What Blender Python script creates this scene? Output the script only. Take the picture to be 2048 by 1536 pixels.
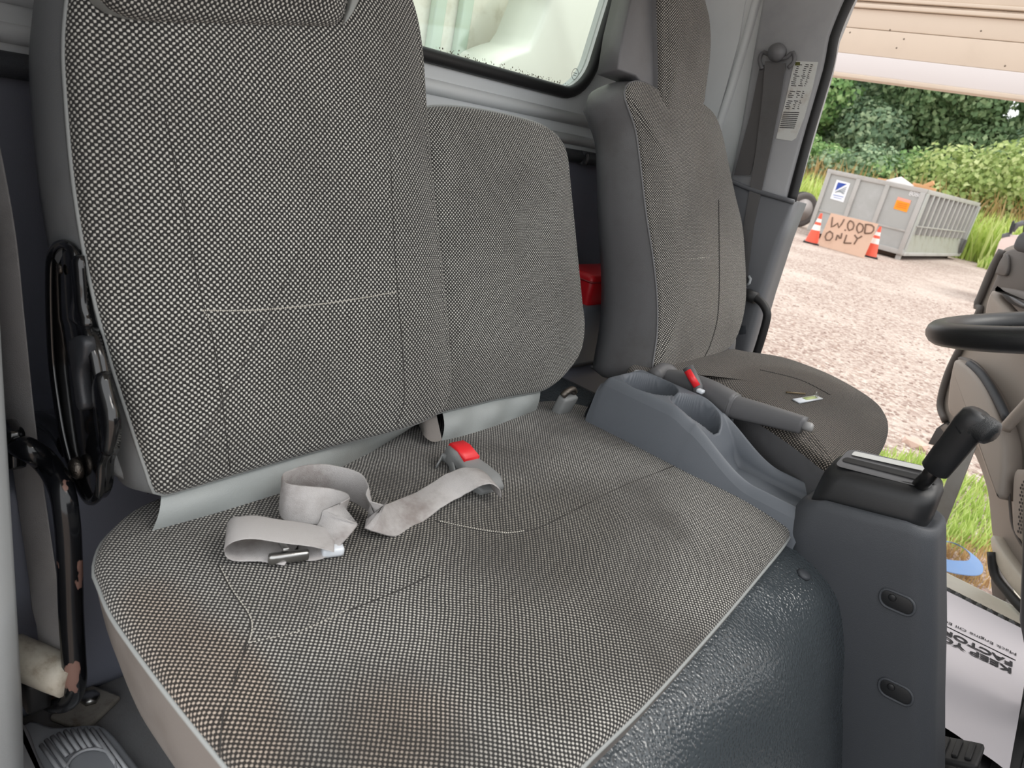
import bpy, bmesh, math, random
from math import sin, cos, pi, radians
from mathutils import Vector, Matrix, noise
from mathutils.bvhtree import BVHTree
from mathutils.geometry import tessellate_polygon
random.seed(7)
for o in list(bpy.data.objects): bpy.data.objects.remove(o)
SC = bpy.context.scene
COL = SC.collection

# ------------------------------------------------------------------ camera
V = Vector
CAM = V((0, 0, .94)); FPX = 1420.0
YAW, PITCH, ROLL = radians(52), radians(20.6), radians(12.2)
_fh = V((sin(YAW), cos(YAW), 0)); _r = V((cos(YAW), -sin(YAW), 0)); _u = V((0, 0, 1))
CF = _fh*cos(PITCH) - _u*sin(PITCH); _U = _fh*sin(PITCH) + _u*cos(PITCH)
CR = _r*cos(ROLL) + _U*sin(ROLL); CU = -_r*sin(ROLL) + _U*cos(ROLL)
cd = bpy.data.cameras.new('camera'); cam = bpy.data.objects.new('camera', cd); COL.objects.link(cam)
m = Matrix((CR, CU, -CF)).transposed().to_4x4(); m.translation = CAM; cam.matrix_world = m
cd.sensor_width = 36; cd.lens = 36*FPX/2048; cd.clip_start = .01; cd.clip_end = 300
cd.dof.use_dof = True; cd.dof.focus_distance = 1.25; cd.dof.aperture_fstop = 9.0
SC.camera = cam
# ------------------------------------------------------------------ light
w = bpy.data.worlds.new('overcast_sky'); SC.world = w; w.use_nodes = True
nt = w.node_tree; nt.nodes.clear()
bo = nt.nodes.new('ShaderNodeOutputWorld'); bg = nt.nodes.new('ShaderNodeBackground')
bg.inputs[0].default_value = (.97, .985, 1.0, 1); bg.inputs[1].default_value = 1.0
nt.links.new(bg.outputs[0], bo.inputs[0])
sl = bpy.data.lights.new('hazy_sun', 'SUN'); sl.energy = .7; sl.angle = radians(25); sl.color = (1, .95, .88)
so = bpy.data.objects.new('hazy_sun', sl); COL.objects.link(so)
so.rotation_euler = V((-.35, .55, -1.0)).to_track_quat('-Z', 'Y').to_euler()
vs = SC.view_settings; vs.view_transform = 'Standard'; vs.look = 'None'; vs.gamma = 1; vs.use_curve_mapping = False
vs.exposure = 0.95

# ------------------------------------------------------------------ helpers: pixels of the 2048x1536 frame to points in the place
def ray(px, py): return CF + CR*((px-1024)/FPX) - CU*((py-768)/FPX)
def onp(px, py, P0, N):
    d = ray(px, py); return CAM + d*((V(P0)-CAM).dot(N)/d.dot(N))
def ZP(px, py, z): return onp(px, py, (0, 0, z), V((0, 0, 1)))
def XP(px, py, x): return onp(px, py, (x, 0, 0), V((1, 0, 0)))
def YP(px, py, y): return onp(px, py, (0, y, 0), V((0, 1, 0)))
def hit(px, py, bvh, lift=0.0):
    d = ray(px, py).normalized(); loc, n, i, dist = bvh.ray_cast(CAM, d)
    if loc is None: return None
    return loc + n*lift if n.dot(d) < 0 else loc - n*lift

def S(r, g, b):
    f = lambda c: (c/255/12.92) if c/255 <= .04045 else ((c/255+.055)/1.055)**2.4
    return (f(r), f(g), f(b), 1)

# ------------------------------------------------------------------ materials
MATS = {}
class NB:
    def __init__(s, name):
        s.m = bpy.data.materials.new(name); s.m.use_nodes = True; s.t = s.m.node_tree
        s.b = s.t.nodes['Principled BSDF']; MATS[name] = s.m
    def n(s, kind, **kw):
        x = s.t.nodes.new('ShaderNode'+kind)
        for k, v in kw.items():
            if k.startswith('i_'): x.inputs[int(k[2:])].default_value = v
            else: setattr(x, k, v)
        return x
    def l(s, a, b): s.t.links.new(a, b)
    def math(s, op, a, b=None, clamp=False):
        x = s.n('Math', operation=op, use_clamp=clamp)
        for i, v in enumerate((a, b)):
            if v is None: continue
            if isinstance(v, (int, float)): x.inputs[i].default_value = v
            else: s.l(v, x.inputs[i])
        return x.outputs[0]
    def mix(s, fac, a, b, mode='MIX'):
        x = s.n('Mix', data_type='RGBA', blend_type=mode)
        for i, v in ((0, fac), (6, a), (7, b)):
            if isinstance(v, (int, float, tuple)): x.inputs[i].default_value = v
            else: s.l(v, x.inputs[i])
        return x.outputs[2]
    def ramp(s, v, a, b):
        x = s.n('MapRange', interpolation_type='SMOOTHSTEP'); s.l(v, x.inputs[0]); x.inputs[1].default_value = a; x.inputs[2].default_value = b
        return x.outputs[0]
    def bump(s, h, strength, dist):
        x = s.n('Bump'); x.inputs['Strength'].default_value = strength; x.inputs['Distance'].default_value = dist
        s.l(h, x.inputs['Height']); s.l(x.outputs[0], s.b.inputs['Normal'])

def plain(name, col, rough=.5, metal=0, spec=.5, grain=None, grain_s=.2, dirt=None, dirt_amt=.4, dirt_scale=9, coat=0, voronoi=False):
    nb = NB(name); b = nb.b
    b.inputs['Base Color'].default_value = col; b.inputs['Roughness'].default_value = rough
    b.inputs['Metallic'].default_value = metal; b.inputs['Specular IOR Level'].default_value = spec
    b.inputs['Coat Weight'].default_value = coat
    tc = nb.n('TexCoord').outputs['Object']
    if grain:
        if voronoi:
            t = nb.n('TexVoronoi', feature='SMOOTH_F1'); t.inputs['Scale'].default_value = grain
        else:
            t = nb.n('TexNoise'); t.inputs['Scale'].default_value = grain; t.inputs['Detail'].default_value = 2
        nb.l(tc, t.inputs['Vector']); nb.bump(t.outputs[0], grain_s, .002)
    if dirt:
        t = nb.n('TexNoise'); t.inputs['Scale'].default_value = dirt_scale; t.inputs['Detail'].default_value = 6; t.inputs['Roughness'].default_value = .65
        nb.l(tc, t.inputs['Vector'])
        f = nb.math('MULTIPLY', nb.ramp(t.outputs[0], .45, .75), dirt_amt)
        nb.l(nb.mix(f, col, dirt), b.inputs['Base Color'])
    return nb.m

def fabric(name, pitch=.0034, light=(.68, .67, .62, 1), dark=(.032, .031, .030, 1), soil=.45, stain=None, seed=0):
    nb = NB(name); b = nb.b
    uv = nb.n('TexCoord').outputs['UV']
    wob = nb.n('TexNoise'); wob.inputs['Scale'].default_value = 7; nb.l(uv, wob.inputs['Vector'])
    mp = nb.n('VectorMath', operation='MULTIPLY_ADD'); nb.l(wob.outputs['Color'], mp.inputs[0]); mp.inputs[1].default_value = (.012, .012, 0); nb.l(uv, mp.inputs[2])
    sp = nb.n('SeparateXYZ'); nb.l(mp.outputs[0], sp.inputs[0])
    su = nb.math('SINE', nb.math('MULTIPLY', sp.outputs[0], pi/pitch)); sv = nb.math('SINE', nb.math('MULTIPLY', sp.outputs[1], pi/pitch))
    s = nb.math('MULTIPLY', su, sv)
    fine = nb.n('TexNoise'); fine.inputs['Scale'].default_value = 420; fine.inputs['Detail'].default_value = 2; nb.l(uv, fine.inputs['Vector'])
    s2 = nb.math('ADD', s, nb.math('MULTIPLY', nb.math('SUBTRACT', fine.outputs[0], .5), 1.3))
    dot = nb.ramp(s2, -.02, .72)
    big = nb.n('TexNoise'); big.inputs['Scale'].default_value = 5; big.inputs['Detail'].default_value = 5
    big.noise_dimensions = '4D'; big.inputs['W'].default_value = seed; nb.l(uv, big.inputs['Vector'])
    soilf = nb.math('MULTIPLY', nb.ramp(big.outputs[0], .40, .68), soil)
    lightc = nb.mix(soilf, light, (.17, .155, .135, 1))
    col = nb.mix(dot, dark, lightc)
    for (cx, cy, rx, ry, c, amt) in (stain or []):
        d1 = nb.math('DIVIDE', nb.math('SUBTRACT', sp.outputs[0], cx), rx); d2 = nb.math('DIVIDE', nb.math('SUBTRACT', sp.outputs[1], cy), ry)
        d = nb.math('ADD', nb.math('ADD', nb.math('MULTIPLY', d1, d1), nb.math('MULTIPLY', d2, d2)), nb.math('MULTIPLY', nb.math('SUBTRACT', big.outputs[0], .5), 3.0))
        f = nb.math('MULTIPLY', nb.ramp(d, 1.2, .1), amt)
        col = nb.mix(f, col, c, 'MULTIPLY')
    nb.l(col, b.inputs['Base Color']); b.inputs['Roughness'].default_value = .95; b.inputs['Specular IOR Level'].default_value = .15
    b.inputs['Sheen Weight'].default_value = .15
    nb.bump(nb.math('ABSOLUTE', s), .5, .0012)
    return nb.m

fab_back = fabric('tweed_back', soil=.3, seed=1)
fab_mid = fabric('tweed_middle', pitch=.0029, soil=.35, seed=2)
fab_cush = fabric('tweed_cushion', pitch=.0031, light=(.56, .54, .50, 1), soil=.85, seed=3, stain=[
    (.27, .46, .05, .18, (.80, .62, .50, 1), .6), (.36, .33, .08, .08, (.80, .62, .50, 1), .5), (.75, .47, .22, .12, (.5, .48, .45, 1), .8), (.55, .6, .14, .08, (.55, .53, .5, 1), .7), (.62, .33, .2, .1, (.6, .58, .55, 1), .6)])
fab_drv = fabric('tweed_driver_back', pitch=.0029, light=(.56, .53, .48, 1), soil=.4, seed=5)
fab_drvc = fabric('tweed_driver_cushion', pitch=.0034, light=(.30, .26, .225, 1), dark=(.02, .018, .016, 1), soil=.6, seed=6, stain=[(1.55, .45, .2, .12, (.55, .5, .45, 1), .7)])
vinyl = plain('grey_vinyl', S(142, 144, 145), .48, grain=700, grain_s=.25, dirt=S(96, 94, 92), dirt_amt=.35, dirt_scale=6)
vinyl_light = plain('pale_grey_vinyl', S(152, 157, 156), .42, grain=600, grain_s=.25, dirt=S(120, 112, 100), dirt_amt=.3, dirt_scale=5)
vinyl_warm = plain('worn_grey_vinyl', S(122, 117, 113), .5, grain=600, grain_s=.2, dirt=S(95, 88, 82), dirt_amt=.5, dirt_scale=8)
vinyl_shaded = plain('shaded_grey_vinyl', S(100, 100, 102), .45, grain=700, grain_s=.2, dirt=S(70, 66, 62), dirt_amt=.4)  # same grey vinyl on the driver seat, its shade put into the colour
piping_m = plain('piping_grey', S(150, 153, 152), .5)
thread = plain('pale_thread', S(200, 196, 186), .9)
thread_dark = plain('dark_thread', S(52, 50, 48), .9)
black_gloss = plain('black_enamel', S(14, 15, 17), .12, coat=.5)
chip_m = None
def chipped():
    nb = NB('chipped_black_enamel'); tc = nb.n('TexCoord').outputs['Object']
    t = nb.n('TexNoise'); t.inputs['Scale'].default_value = 22; t.inputs['Detail'].default_value = 4
    mp = nb.n('Mapping'); mp.inputs['Scale'].default_value = (1, 1, .45); nb.l(tc, mp.inputs[0]); nb.l(mp.outputs[0], t.inputs['Vector'])
    f = nb.ramp(t.outputs[0], .575, .59)
    nb.l(nb.mix(f, S(16, 17, 20), S(128, 98, 88)), nb.b.inputs['Base Color'])
    nb.l(nb.math('ADD', nb.math('MULTIPLY', f, .5), .14), nb.b.inputs['Roughness'])
    return nb.m
chip_m = chipped()
steel = plain('worn_steel', S(170, 170, 168), .3, metal=1, grain=300, grain_s=.1)
steel_dark = plain('grey_bolt_steel', S(110, 104, 98), .45, metal=1, grain=500, grain_s=.5)
plas = plain('slate_plastic', S(98, 103, 110), .5, grain=1400, grain_s=.15, dirt=S(86, 90, 96), dirt_amt=.3)
plas_dark = plain('dark_slate_plastic', S(66, 69, 74), .52, grain=900, grain_s=.3)
plas_black = plain('black_plastic', S(30, 31, 33), .42, grain=1300, grain_s=.15)
plas_grey = plain('mid_grey_plastic', S(98, 98, 100), .5, grain=1300, grain_s=.12)
trim_light = plain('light_grey_trim', S(174, 178, 180), .5, grain=900, grain_s=.1, dirt=S(120, 124, 128), dirt_amt=.25, dirt_scale=3)
wall_paint = plain('rear_wall_paint', S(214, 217, 218), .5, grain=900, grain_s=.08, dirt=S(180, 182, 182), dirt_amt=.3, dirt_scale=3)
trim_mid = plain('grey_pillar_trim', S(158, 159, 161), .48, grain=900, grain_s=.1, dirt=S(100, 100, 102), dirt_amt=.3, dirt_scale=4)
trim_dark = plain('charcoal_pillar_trim', S(98, 100, 104), .5, grain=900, grain_s=.12)
wall_blue = plain('blue_grey_liner', S(118, 121, 134), .6, grain=500, grain_s=.2)
rubber = plain('black_rubber', S(26, 26, 27), .55)
floor_m = plain('grey_rubber_floor', S(140, 140, 142), .5, grain=260, grain_s=.35, dirt=S(104, 92, 78), dirt_amt=.55, dirt_scale=5)
floor_black = plain('black_mat', S(24, 24, 25), .6)
engine_m = plain('shiny_grained_vinyl', S(64, 70, 74), .19, grain=240, grain_s=.8, voronoi=True, spec=.6)
white_m = plain('white_paint', S(226, 226, 220), .45, dirt=S(190, 184, 170), dirt_amt=.5, dirt_scale=4)
red_m = plain('red_plastic', S(226, 38, 46), .38)
red_case_m = plain('red_case', S(205, 30, 40), .4)
web_m = plain('silver_webbing', S(182, 179, 178), .62, grain=900, grain_s=.5, dirt=S(112, 100, 94), dirt_amt=.75, dirt_scale=11)
web_dark = plain('grey_webbing', S(96, 95, 95), .6, grain=900, grain_s=.4, dirt=S(74, 72, 70), dirt_amt=.5)
sleeve_m = plain('grey_rubber_sleeve', S(128, 130, 130), .5, grain=500, grain_s=.2)
taupe = plain('taupe_door_plastic', S(156, 147, 139), .5, grain=1200, grain_s=.12)
taupe_dark = plain('dark_taupe_plastic', S(96, 91, 88), .5, grain=1200, grain_s=.12)
cream = plain('cream_paint', S(208, 200, 186), .4, dirt=S(150, 138, 120), dirt_amt=.4)
paper_m = plain('white_paper', S(196, 191, 195), .8, grain=14, grain_s=.35)
ink = plain('black_ink', S(34, 32, 36), .7)
clear_plas = plain('pale_plastic', S(215, 220, 226), .25)

# ------------------------------------------------------------------ mesh building
LOC = {}
def mesh(name, v, f, uv=None, smooth=True):
    me = bpy.data.meshes.new(name); me.from_pydata([tuple(p) for p in v], [], f)
    if smooth: me.polygons.foreach_set('use_smooth', [True]*len(me.polygons))
    if uv:
        u = me.uv_layers.new(name='UVMap')
        for lp in me.loops: u.data[lp.index].uv = uv[lp.vertex_index]
    me.update(); return me
def join(*ms):
    v, f = [], []
    for a, b in ms:
        o = len(v); v += list(a); f += [tuple(i+o for i in q) for q in b]
    return v, f
def tag(o, label=None, cat=None, group=None, kind=None):
    if label: o['label'] = label
    if cat: o['category'] = cat
    if group: o['group'] = group
    if kind: o['kind'] = kind
    return o
def thing(name, loc, label=None, cat=None, group=None, kind=None):
    o = bpy.data.objects.new(name, None); COL.objects.link(o); o.location = loc; o.empty_display_size = .05
    LOC[o.name] = V(loc); return tag(o, label, cat, group, kind)
def part(name, vf, mat, parent=None, uv=None, smooth=True, label=None, cat=None, group=None, kind=None, loc=None, auto=None):
    """one mesh object; vertices come in world coordinates"""
    v, f = vf
    L = LOC[parent.name] if parent else (V(loc) if loc is not None else V((sum(p[0] for p in v)/len(v), sum(p[1] for p in v)/len(v), min(p[2] for p in v))))
    me = mesh(name, [V(p)-L for p in v], f, uv, smooth); me.materials.append(mat)
    o = bpy.data.objects.new(name, me); COL.objects.link(o)
    if parent: o.parent = parent
    else: o.location = L
    LOC[o.name] = L
    if auto:
        me.set_sharp_from_angle(angle=radians(auto))
    return tag(o, label, cat, group, kind)
def inst(src, parent, off):
    c = src.copy(); COL.objects.link(c); c.parent = parent; c.location = off; return c
def copy_tree(o, loc=None, rotz=None, parent=None):
    c = o.copy(); COL.objects.link(c); c.parent = parent
    if loc is not None: c.location = loc
    if rotz is not None: c.rotation_euler.z = rotz
    LOC[c.name] = V(c.location)
    for ch in o.children: copy_tree(ch, parent=c)
    return c

def catmull(pts, n, closed=True):
    P = [V(p) for p in pts]; N = len(P); out = []
    segs = N if closed else N-1
    for i in range(segs):
        a, b, c, d = ((P[(i-1) % N], P[i], P[(i+1) % N], P[(i+2) % N]) if closed else (P[max(i-1, 0)], P[i], P[i+1], P[min(i+2, N-1)]))
        for k in range(12):
            t = k/12
            out.append(.5*((2*b)+(c-a)*t+(2*a-5*b+4*c-d)*t*t+(3*b-a-3*c+d)*t**3))
    if not closed: out.append(P[-1])
    L = [0]; M = len(out)
    for i in range(M if closed else M-1): L.append(L[-1]+(out[(i+1) % M]-out[i]).length)
    T = L[-1]; res = []; j = 0; cnt = n if closed else n-1
    for k in range(n):
        t = T*k/cnt
        while j < len(L)-2 and L[j+1] < t: j += 1
        s = (t-L[j])/max(L[j+1]-L[j], 1e-9)
        res.append(out[j % M].lerp(out[(j+1) % M], min(max(s, 0), 1)))
    return res
def rings_mesh(rings, closed=True, cap0=False, cap1=False):
    n = len(rings[0]); v = [p for r in rings for p in r]; f = []
    for k in range(len(rings)-1):
        for i in range(n if closed else n-1):
            a = k*n+i; b = k*n+(i+1) % n; f.append((a, b, b+n, a+n))
    if cap0: f.append(tuple(range(n))[::-1])
    if cap1: f.append(tuple(range((len(rings)-1)*n, len(rings)*n)))
    return v, f
def pillow(outline, nrm, thick, dome, er=.02, M=120, K=14, power=3.0, bulge=.006, taper=0.0, e1=None, center=None):
    """padded shape: returns fabric front (v,f,uv), vinyl side (v,f), edge loop"""
    nrm = V(nrm).normalized(); e1 = V(e1).normalized() if e1 else V((1, 0, 0)); e1 = (e1-nrm*e1.dot(nrm)).normalized(); e2 = nrm.cross(e1)
    P = catmull(outline, M); c = sum(P, V())/M
    if center: c = V(center)
    ar = sum(((P[i]-c).cross(P[(i+1) % M]-c)).dot(nrm) for i in range(M))
    if ar < 0: P.reverse()
    inn = []
    for i in range(M):
        t = (P[(i+1) % M]-P[i-1]).normalized(); inn.append(nrm.cross(t).normalized())
    rings = []
    for a in range(0, 6):
        an = a/5*pi/2; rings.append([p+d*(er*(1-cos(an)))+nrm*(er*sin(an)) for p, d in zip(P, inn)])
    base = [p+d*er for p, d in zip(P, inn)]
    for k in range(1, K+1):
        s = 1-(k/K)*.985
        rings.append([c+(p-c)*s+nrm*(er+dome*(1-s**power)) for p in base])
    v, f = rings_mesh(rings, cap1=True)
    uv = [((p).dot(e1), (p).dot(e2)) for p in v]
    for a in range(6):                     # let the weave run on around the rolled edge
        ext = er*(pi/2-a/5*pi/2)
        for i in range(M):
            q = base[i]-inn[i]*ext; uv[a*M+i] = (q.dot(e1), q.dot(e2))
    sr = []
    for k in range(9):
        t = k/8; off = bulge*sin(pi*t)-taper*t
        if k >= 7: off -= .010*(k-6)
        sr.append([p-d*off-nrm*((thick(p) if callable(thick) else thick)*(t if k < 8 else 1)) for p, d in zip(P, inn)])
    sv, sf = rings_mesh(sr, cap1=True)
    sf = [q[::-1] for q in sf]
    return (v, f, uv), (sv, sf), P
def tube(pts, r, n=10, closed=False, res=None, squash=None, caps=True):
    P = catmull(pts, res, closed) if res else [V(p) for p in pts]
    N = len(P); T = [(P[(i+1) % N]-P[i-1] if (closed or 0 < i < N-1) else (P[1]-P[0] if i == 0 else P[-1]-P[-2])).normalized() for i in range(N)]
    up = V((0, 0, 1)) if abs(T[0].z) < .9 else V((1, 0, 0)); a = (up-T[0]*up.dot(T[0])).normalized(); rings = []
    for i in range(N):
        a = (a-T[i]*a.dot(T[i])).normalized(); b = T[i].cross(a); rr = r[min(i*len(r)//N, len(r)-1)] if isinstance(r, (list, tuple)) else r
        rings.append([P[i]+(a*cos(2*pi*k/n)+b*sin(2*pi*k/n))*rr for k in range(n)])
    if closed: rings.append(rings[0])
    return rings_mesh(rings, cap0=caps and not closed, cap1=caps and not closed)
def ribbon(pts, sides, width, thick=.0012, res=40):
    """webbing strap: centre line and width direction at every point"""
    P = catmull(pts, res, False); W = catmull(sides, res, False); rings = []
    for i in range(res):
        t = (P[min(i+1, res-1)]-P[max(i-1, 0)]).normalized(); s = (W[i]-t*W[i].dot(t)).normalized(); n = t.cross(s)
        h = width/2; q = thick/2
        rings.append([P[i]+s*h-n*q*.3, P[i]+s*(h-thick)+n*q, P[i]-s*(h-thick)+n*q, P[i]-s*h-n*q*.3, P[i]-s*(h-thick)-n*q, P[i]+s*(h-thick)-n*q])
    return rings_mesh(rings, cap0=True, cap1=True)
def box(c, s, R=None, bev=0.0, seg=2):
    bm = bmesh.new(); bmesh.ops.create_cube(bm, size=1)
    bmesh.ops.scale(bm, vec=V(s), verts=bm.verts)
    if bev: bmesh.ops.bevel(bm, geom=bm.edges[:], offset=bev, segments=seg, affect='EDGES', profile=.6)
    if R is not None: bmesh.ops.transform(bm, matrix=R.to_4x4(), verts=bm.verts)
    bm.verts.index_update(); v = [p.co+V(c) for p in bm.verts]; f = [tuple(x.index for x in q.verts) for q in bm.faces]; bm.free(); return v, f
def prism(outline, nrm, depth, bev=0.0, holes=None):
    """flat shape with thickness: outline at the front, extruded by depth against nrm"""
    nrm = V(nrm).normalized(); P = [V(p) for p in outline]
    ar = V()
    for i in range(len(P)): ar += P[i].cross(P[(i+1) % len(P)])
    if ar.dot(nrm) < 0: P.reverse()
    if holes:
        H = []
        for h in holes:
            h = [V(p) for p in h]; ar = V()
            for i in range(len(h)): ar += h[i].cross(h[(i+1) % len(h)])
            if ar.dot(nrm) > 0: h.reverse()
            H.append(h)
        loops = [P]+H; flat = [p for l in loops for p in l]
        rot = nrm.to_track_quat('Z', 'Y').to_matrix().inverted()
        tri = tessellate_polygon([[(rot @ p).to_2d().to_3d() for p in l] for l in loops])
        n = len(flat); v = flat+[p-nrm*depth for p in flat]; f = []
        for t in tri:
            a, b, c = t
            if (flat[b]-flat[a]).cross(flat[c]-flat[a]).dot(nrm) < 0: t = (a, c, b)
            f.append(tuple(t)); f.append(tuple(i+n for i in reversed(t)))
        o = 0
        for l in loops:
            k = len(l)
            for i in range(k): f.append((o+i, o+i+n, o+(i+1) % k+n, o+(i+1) % k))
            o += k
        return v, f
    n = len(P); rings = []
    if bev:
        inn = []
        for i in range(n):
            t = (P[(i+1) % n]-P[i-1]).normalized(); inn.append(nrm.cross(t))
        rings.append([p+d*bev for p, d in zip(P, inn)])
        rings.append([p+d*bev*.3-nrm*bev*.3 for p, d in zip(P, inn)])
        rings.append([p-nrm*bev for p in P])
    else: rings.append(P)
    rings.append([p-nrm*depth for p in P])
    v, f = rings_mesh(rings, cap0=True, cap1=True)
    return v, [q[::-1] for q in f]
def lathe(prof, c, axis=(0, 0, 1), n=20):
    ax = V(axis).normalized(); a = ax.orthogonal().normalized(); b = ax.cross(a); c = V(c)
    return rings_mesh([[c+ax*h+(a*cos(2*pi*k/n)+b*sin(2*pi*k/n))*r for k in range(n)] for r, h in prof], cap0=True, cap1=True)
def grid(fn, nu, nv):
    v = [V(fn(i/nu, j/nv)) for j in range(nv+1) for i in range(nu+1)]
    f = [(j*(nu+1)+i, j*(nu+1)+i+1, (j+1)*(nu+1)+i+1, (j+1)*(nu+1)+i) for j in range(nv) for i in range(nu)]
    return v, f
def rrect(x0, x1, y0, y1, r, n=5):
    o = []
    for cx, cy, a0 in ((x1-r, y1-r, 0), (x0+r, y1-r, 90), (x0+r, y0+r, 180), (x1-r, y0+r, 270)):
        for k in range(n+1):
            a = radians(a0+90*k/n); o.append((cx+r*cos(a), cy+r*sin(a)))
    return o
def text_mesh(s, size, mat, origin, xd, yd, parent, name, depth=.0004, bold=0.0, xs=1.0):
    cu = bpy.data.curves.new('lettering', 'FONT'); cu.body = s; cu.size = size; cu.extrude = depth; cu.offset = bold
    o = bpy.data.objects.new('lettering', cu); COL.objects.link(o)
    me = bpy.data.meshes.new_from_object(o); bpy.data.objects.remove(o); bpy.data.curves.remove(cu)
    xd = V(xd).normalized(); yd = V(yd); yd = (yd-xd*yd.dot(xd)).normalized(); nn = xd.cross(yd)
    v = [V(origin)+xd*p.co.x*xs+yd*p.co.y+nn*p.co.z for p in me.vertices]; f = [tuple(p.vertices) for p in me.polygons]
    bpy.data.meshes.remove(me)
    return part(name, (v, f), mat, parent, smooth=False)
def bvh_of(*ms):
    v, f = join(*ms); return BVHTree.FromPolygons(v, f)
def stitches(bvh, px, n, mat, parent, name='stitching', r=.0007, lift=.0004, duty=.6):
    pts = []
    C = catmull([(a, b, 0) for a, b in px], n*2+1, False)
    out = []
    for i in range(0, n*2, 2):
        a = hit(C[i].x, C[i].y, bvh, lift); b = hit(C[i+1].x, C[i+1].y, bvh, lift)
        if a is None or b is None or (a-b).length > .05: continue
        out.append(tube([a, a.lerp(b, .5)+V((0, 0, r*.3)), a.lerp(b, duty+.4)], r, n=5))
    if out: return part(name, join(*out), mat, parent)
def seam(bvh, px, mat, parent, name='seam', r=.0012, n=50, lift=0.0):
    C = catmull([(a, b, 0) for a, b in px], n, False); P = [hit(p.x, p.y, bvh, lift) for p in C]; P = [p for p in P if p is not None]
    return part(name, tube(P, r, n=6), mat, parent)
# ================================================================== setting: cab shell
GZ = -.71
# rear wall with window opening
def rr3(x0, x1, z0, z1, r, y, top_extra=0.0):
    return [V((x+(top_extra if x > (x0+x1)/2 else -top_extra)*((z-z0)/(z1-z0)), y, z)) for x, z in rrect(x0, x1, z0, z1, r, 8)]
WY = 1.12
win_in = rr3(.60, 1.455, 1.012, 1.40, .075, WY, .06)
wall = thing('wall_rear', (1.04, WY, .42), 'light grey sheet metal rear wall behind the seats', kind='structure')
part('panel', prism([V((.10, WY, .86)), V((1.96, WY, .86)), V((1.96, WY, 1.5)), V((.10, WY, 1.5))], (0, -1, 0), .03, holes=[win_in]), wall_paint, wall, smooth=False)
part('lower_liner', join(prism([V((.10, WY+.01, .36)), V((1.96, WY+.01, .36)), V((1.96, WY+.01, .87)), V((.10, WY+.01, .87))], (0, -1, 0), .03)), wall_blue, wall, smooth=False)
for k, (z, r) in enumerate(((.952, .014), (.905, .012), (.868, .016))):
    part('pressed_ridge', tube([V((.12, WY, z)), V((1.94, WY, z))], r, n=12), wall_paint if k < 2 else plas_dark, wall)
clipP = YP(1167, 316, WY-.005)
hook = thing('coat_hook', clipP, 'small dark plastic clip on rear wall between the two right-hand seats', 'clip')
part('clip_body', box(clipP, (.028, .02, .034), bev=.004), plas_dark, hook)
part('clip_tab', tube([clipP+V((-.004, -.012, .010)), clipP+V((-.008, -.02, 0)), clipP+V((-.004, -.012, -.012))], .004, n=6), plas_grey, hook)
# rear window
win = thing('window_1', (1.03, WY, 1.0), 'rear cab window with black rubber seal', kind='structure')
part('rubber_seal', tube([p+V((0, -.006, 0)) for p in rr3(.592, 1.463, 1.004, 1.41, .08, WY, .06)], .0135, n=10, closed=True), rubber, win)
gl = NB('window_glass'); gl.t.nodes.remove(gl.b)
tr = gl.n('BsdfTransparent'); tr.inputs[0].default_value = (.90, .95, .92, 1); gs = gl.n('BsdfGlossy'); gs.inputs['Roughness'].default_value = .03
mx = gl.n('MixShader'); mx.inputs[0].default_value = .06; gl.l(tr.outputs[0], mx.inputs[1]); gl.l(gs.outputs[0], mx.inputs[2]); gl.l(mx.outputs[0], gl.t.nodes['Material Output'].inputs[0])
part('pane', prism(rr3(.60, 1.455, 1.012, 1.40, .075, WY+.012, .06), (0, -1, 0), .004), gl.m, win, smooth=False)
stk = YP(1150, 148, WY+.010)
mk = part('etched_mark', join(tube([stk+V((.012*cos(a), 0, .012*sin(a))) for a in [i*pi/8 for i in range(16)]], .0008, n=4, closed=True), tube([stk+V((-.007, 0, .002)), stk+V((.007, 0, .002))], .0007, n=4), tube([stk+V((-.006, 0, -.003)), stk+V((.006, 0, -.003))], .0007, n=4)), trim_light, win)
# speckled dirt line along the lower glass edge
rs = random.Random(3); dv = []
for k in range(120):
    t = rs.random(); p = V((1.0+.42*t, WY+.007, 1.018+abs(rs.gauss(0, .004)))); r = rs.uniform(.0008, .002)
    dv.append(([p+V((r, 0, 0)), p+V((0, 0, r)), p+V((-r, 0, 0)), p+V((0, 0, -r))], [(0, 3, 2, 1)]))
tag(part('dirt_specks', join(*dv), plain('brown_specks', S(110, 100, 84), .9), win, smooth=False), kind='stuff')
# driver side wall and pillar (x = 1.9)
SX = 1.90
wr = thing('wall_right', (SX, .93, .3), 'grey side panel and door pillar behind the driver seat', kind='structure')
part('side_panel', prism([V((SX, .80, .30)), V((SX, 1.14, .30)), V((SX, 1.14, 1.5)), V((SX, .80, 1.5))], (-1, 0, 0), .04), wall_paint, wr, smooth=False)
part('corner_bead', tube([XP(1522, -30, SX), XP(1498, 60, SX), XP(1462, 180, SX), XP(1435, 260, SX), XP(1400, 380, SX)], .012, n=10, res=20), wall_paint, wr)
part('upper_panel', prism([XP(*p, SX-.006) for p in ((1425, -60), (1500, -60), (1478, 80), (1442, 210), (1405, 330), (1340, 330))], (-1, 0, 0), .02), wall_paint, wr, smooth=False)
pil = [(1535, -60), (1712, -50), (1690, 0), (1661, 72), (1648, 138), (1608, 275), (1578, 380), (1572, 400), (1450, 400), (1480, 250), (1505, 100)]
part('pillar_trim', prism([XP(*p, SX-.035) for p in pil], (-1, 0, 0), .07, bev=.012), trim_mid, wr)
low = [(1448, 355), (1500, 378), (1588, 404), (1560, 480), (1525, 590), (1490, 715), (1478, 760), (1430, 760), (1440, 500)]
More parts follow.
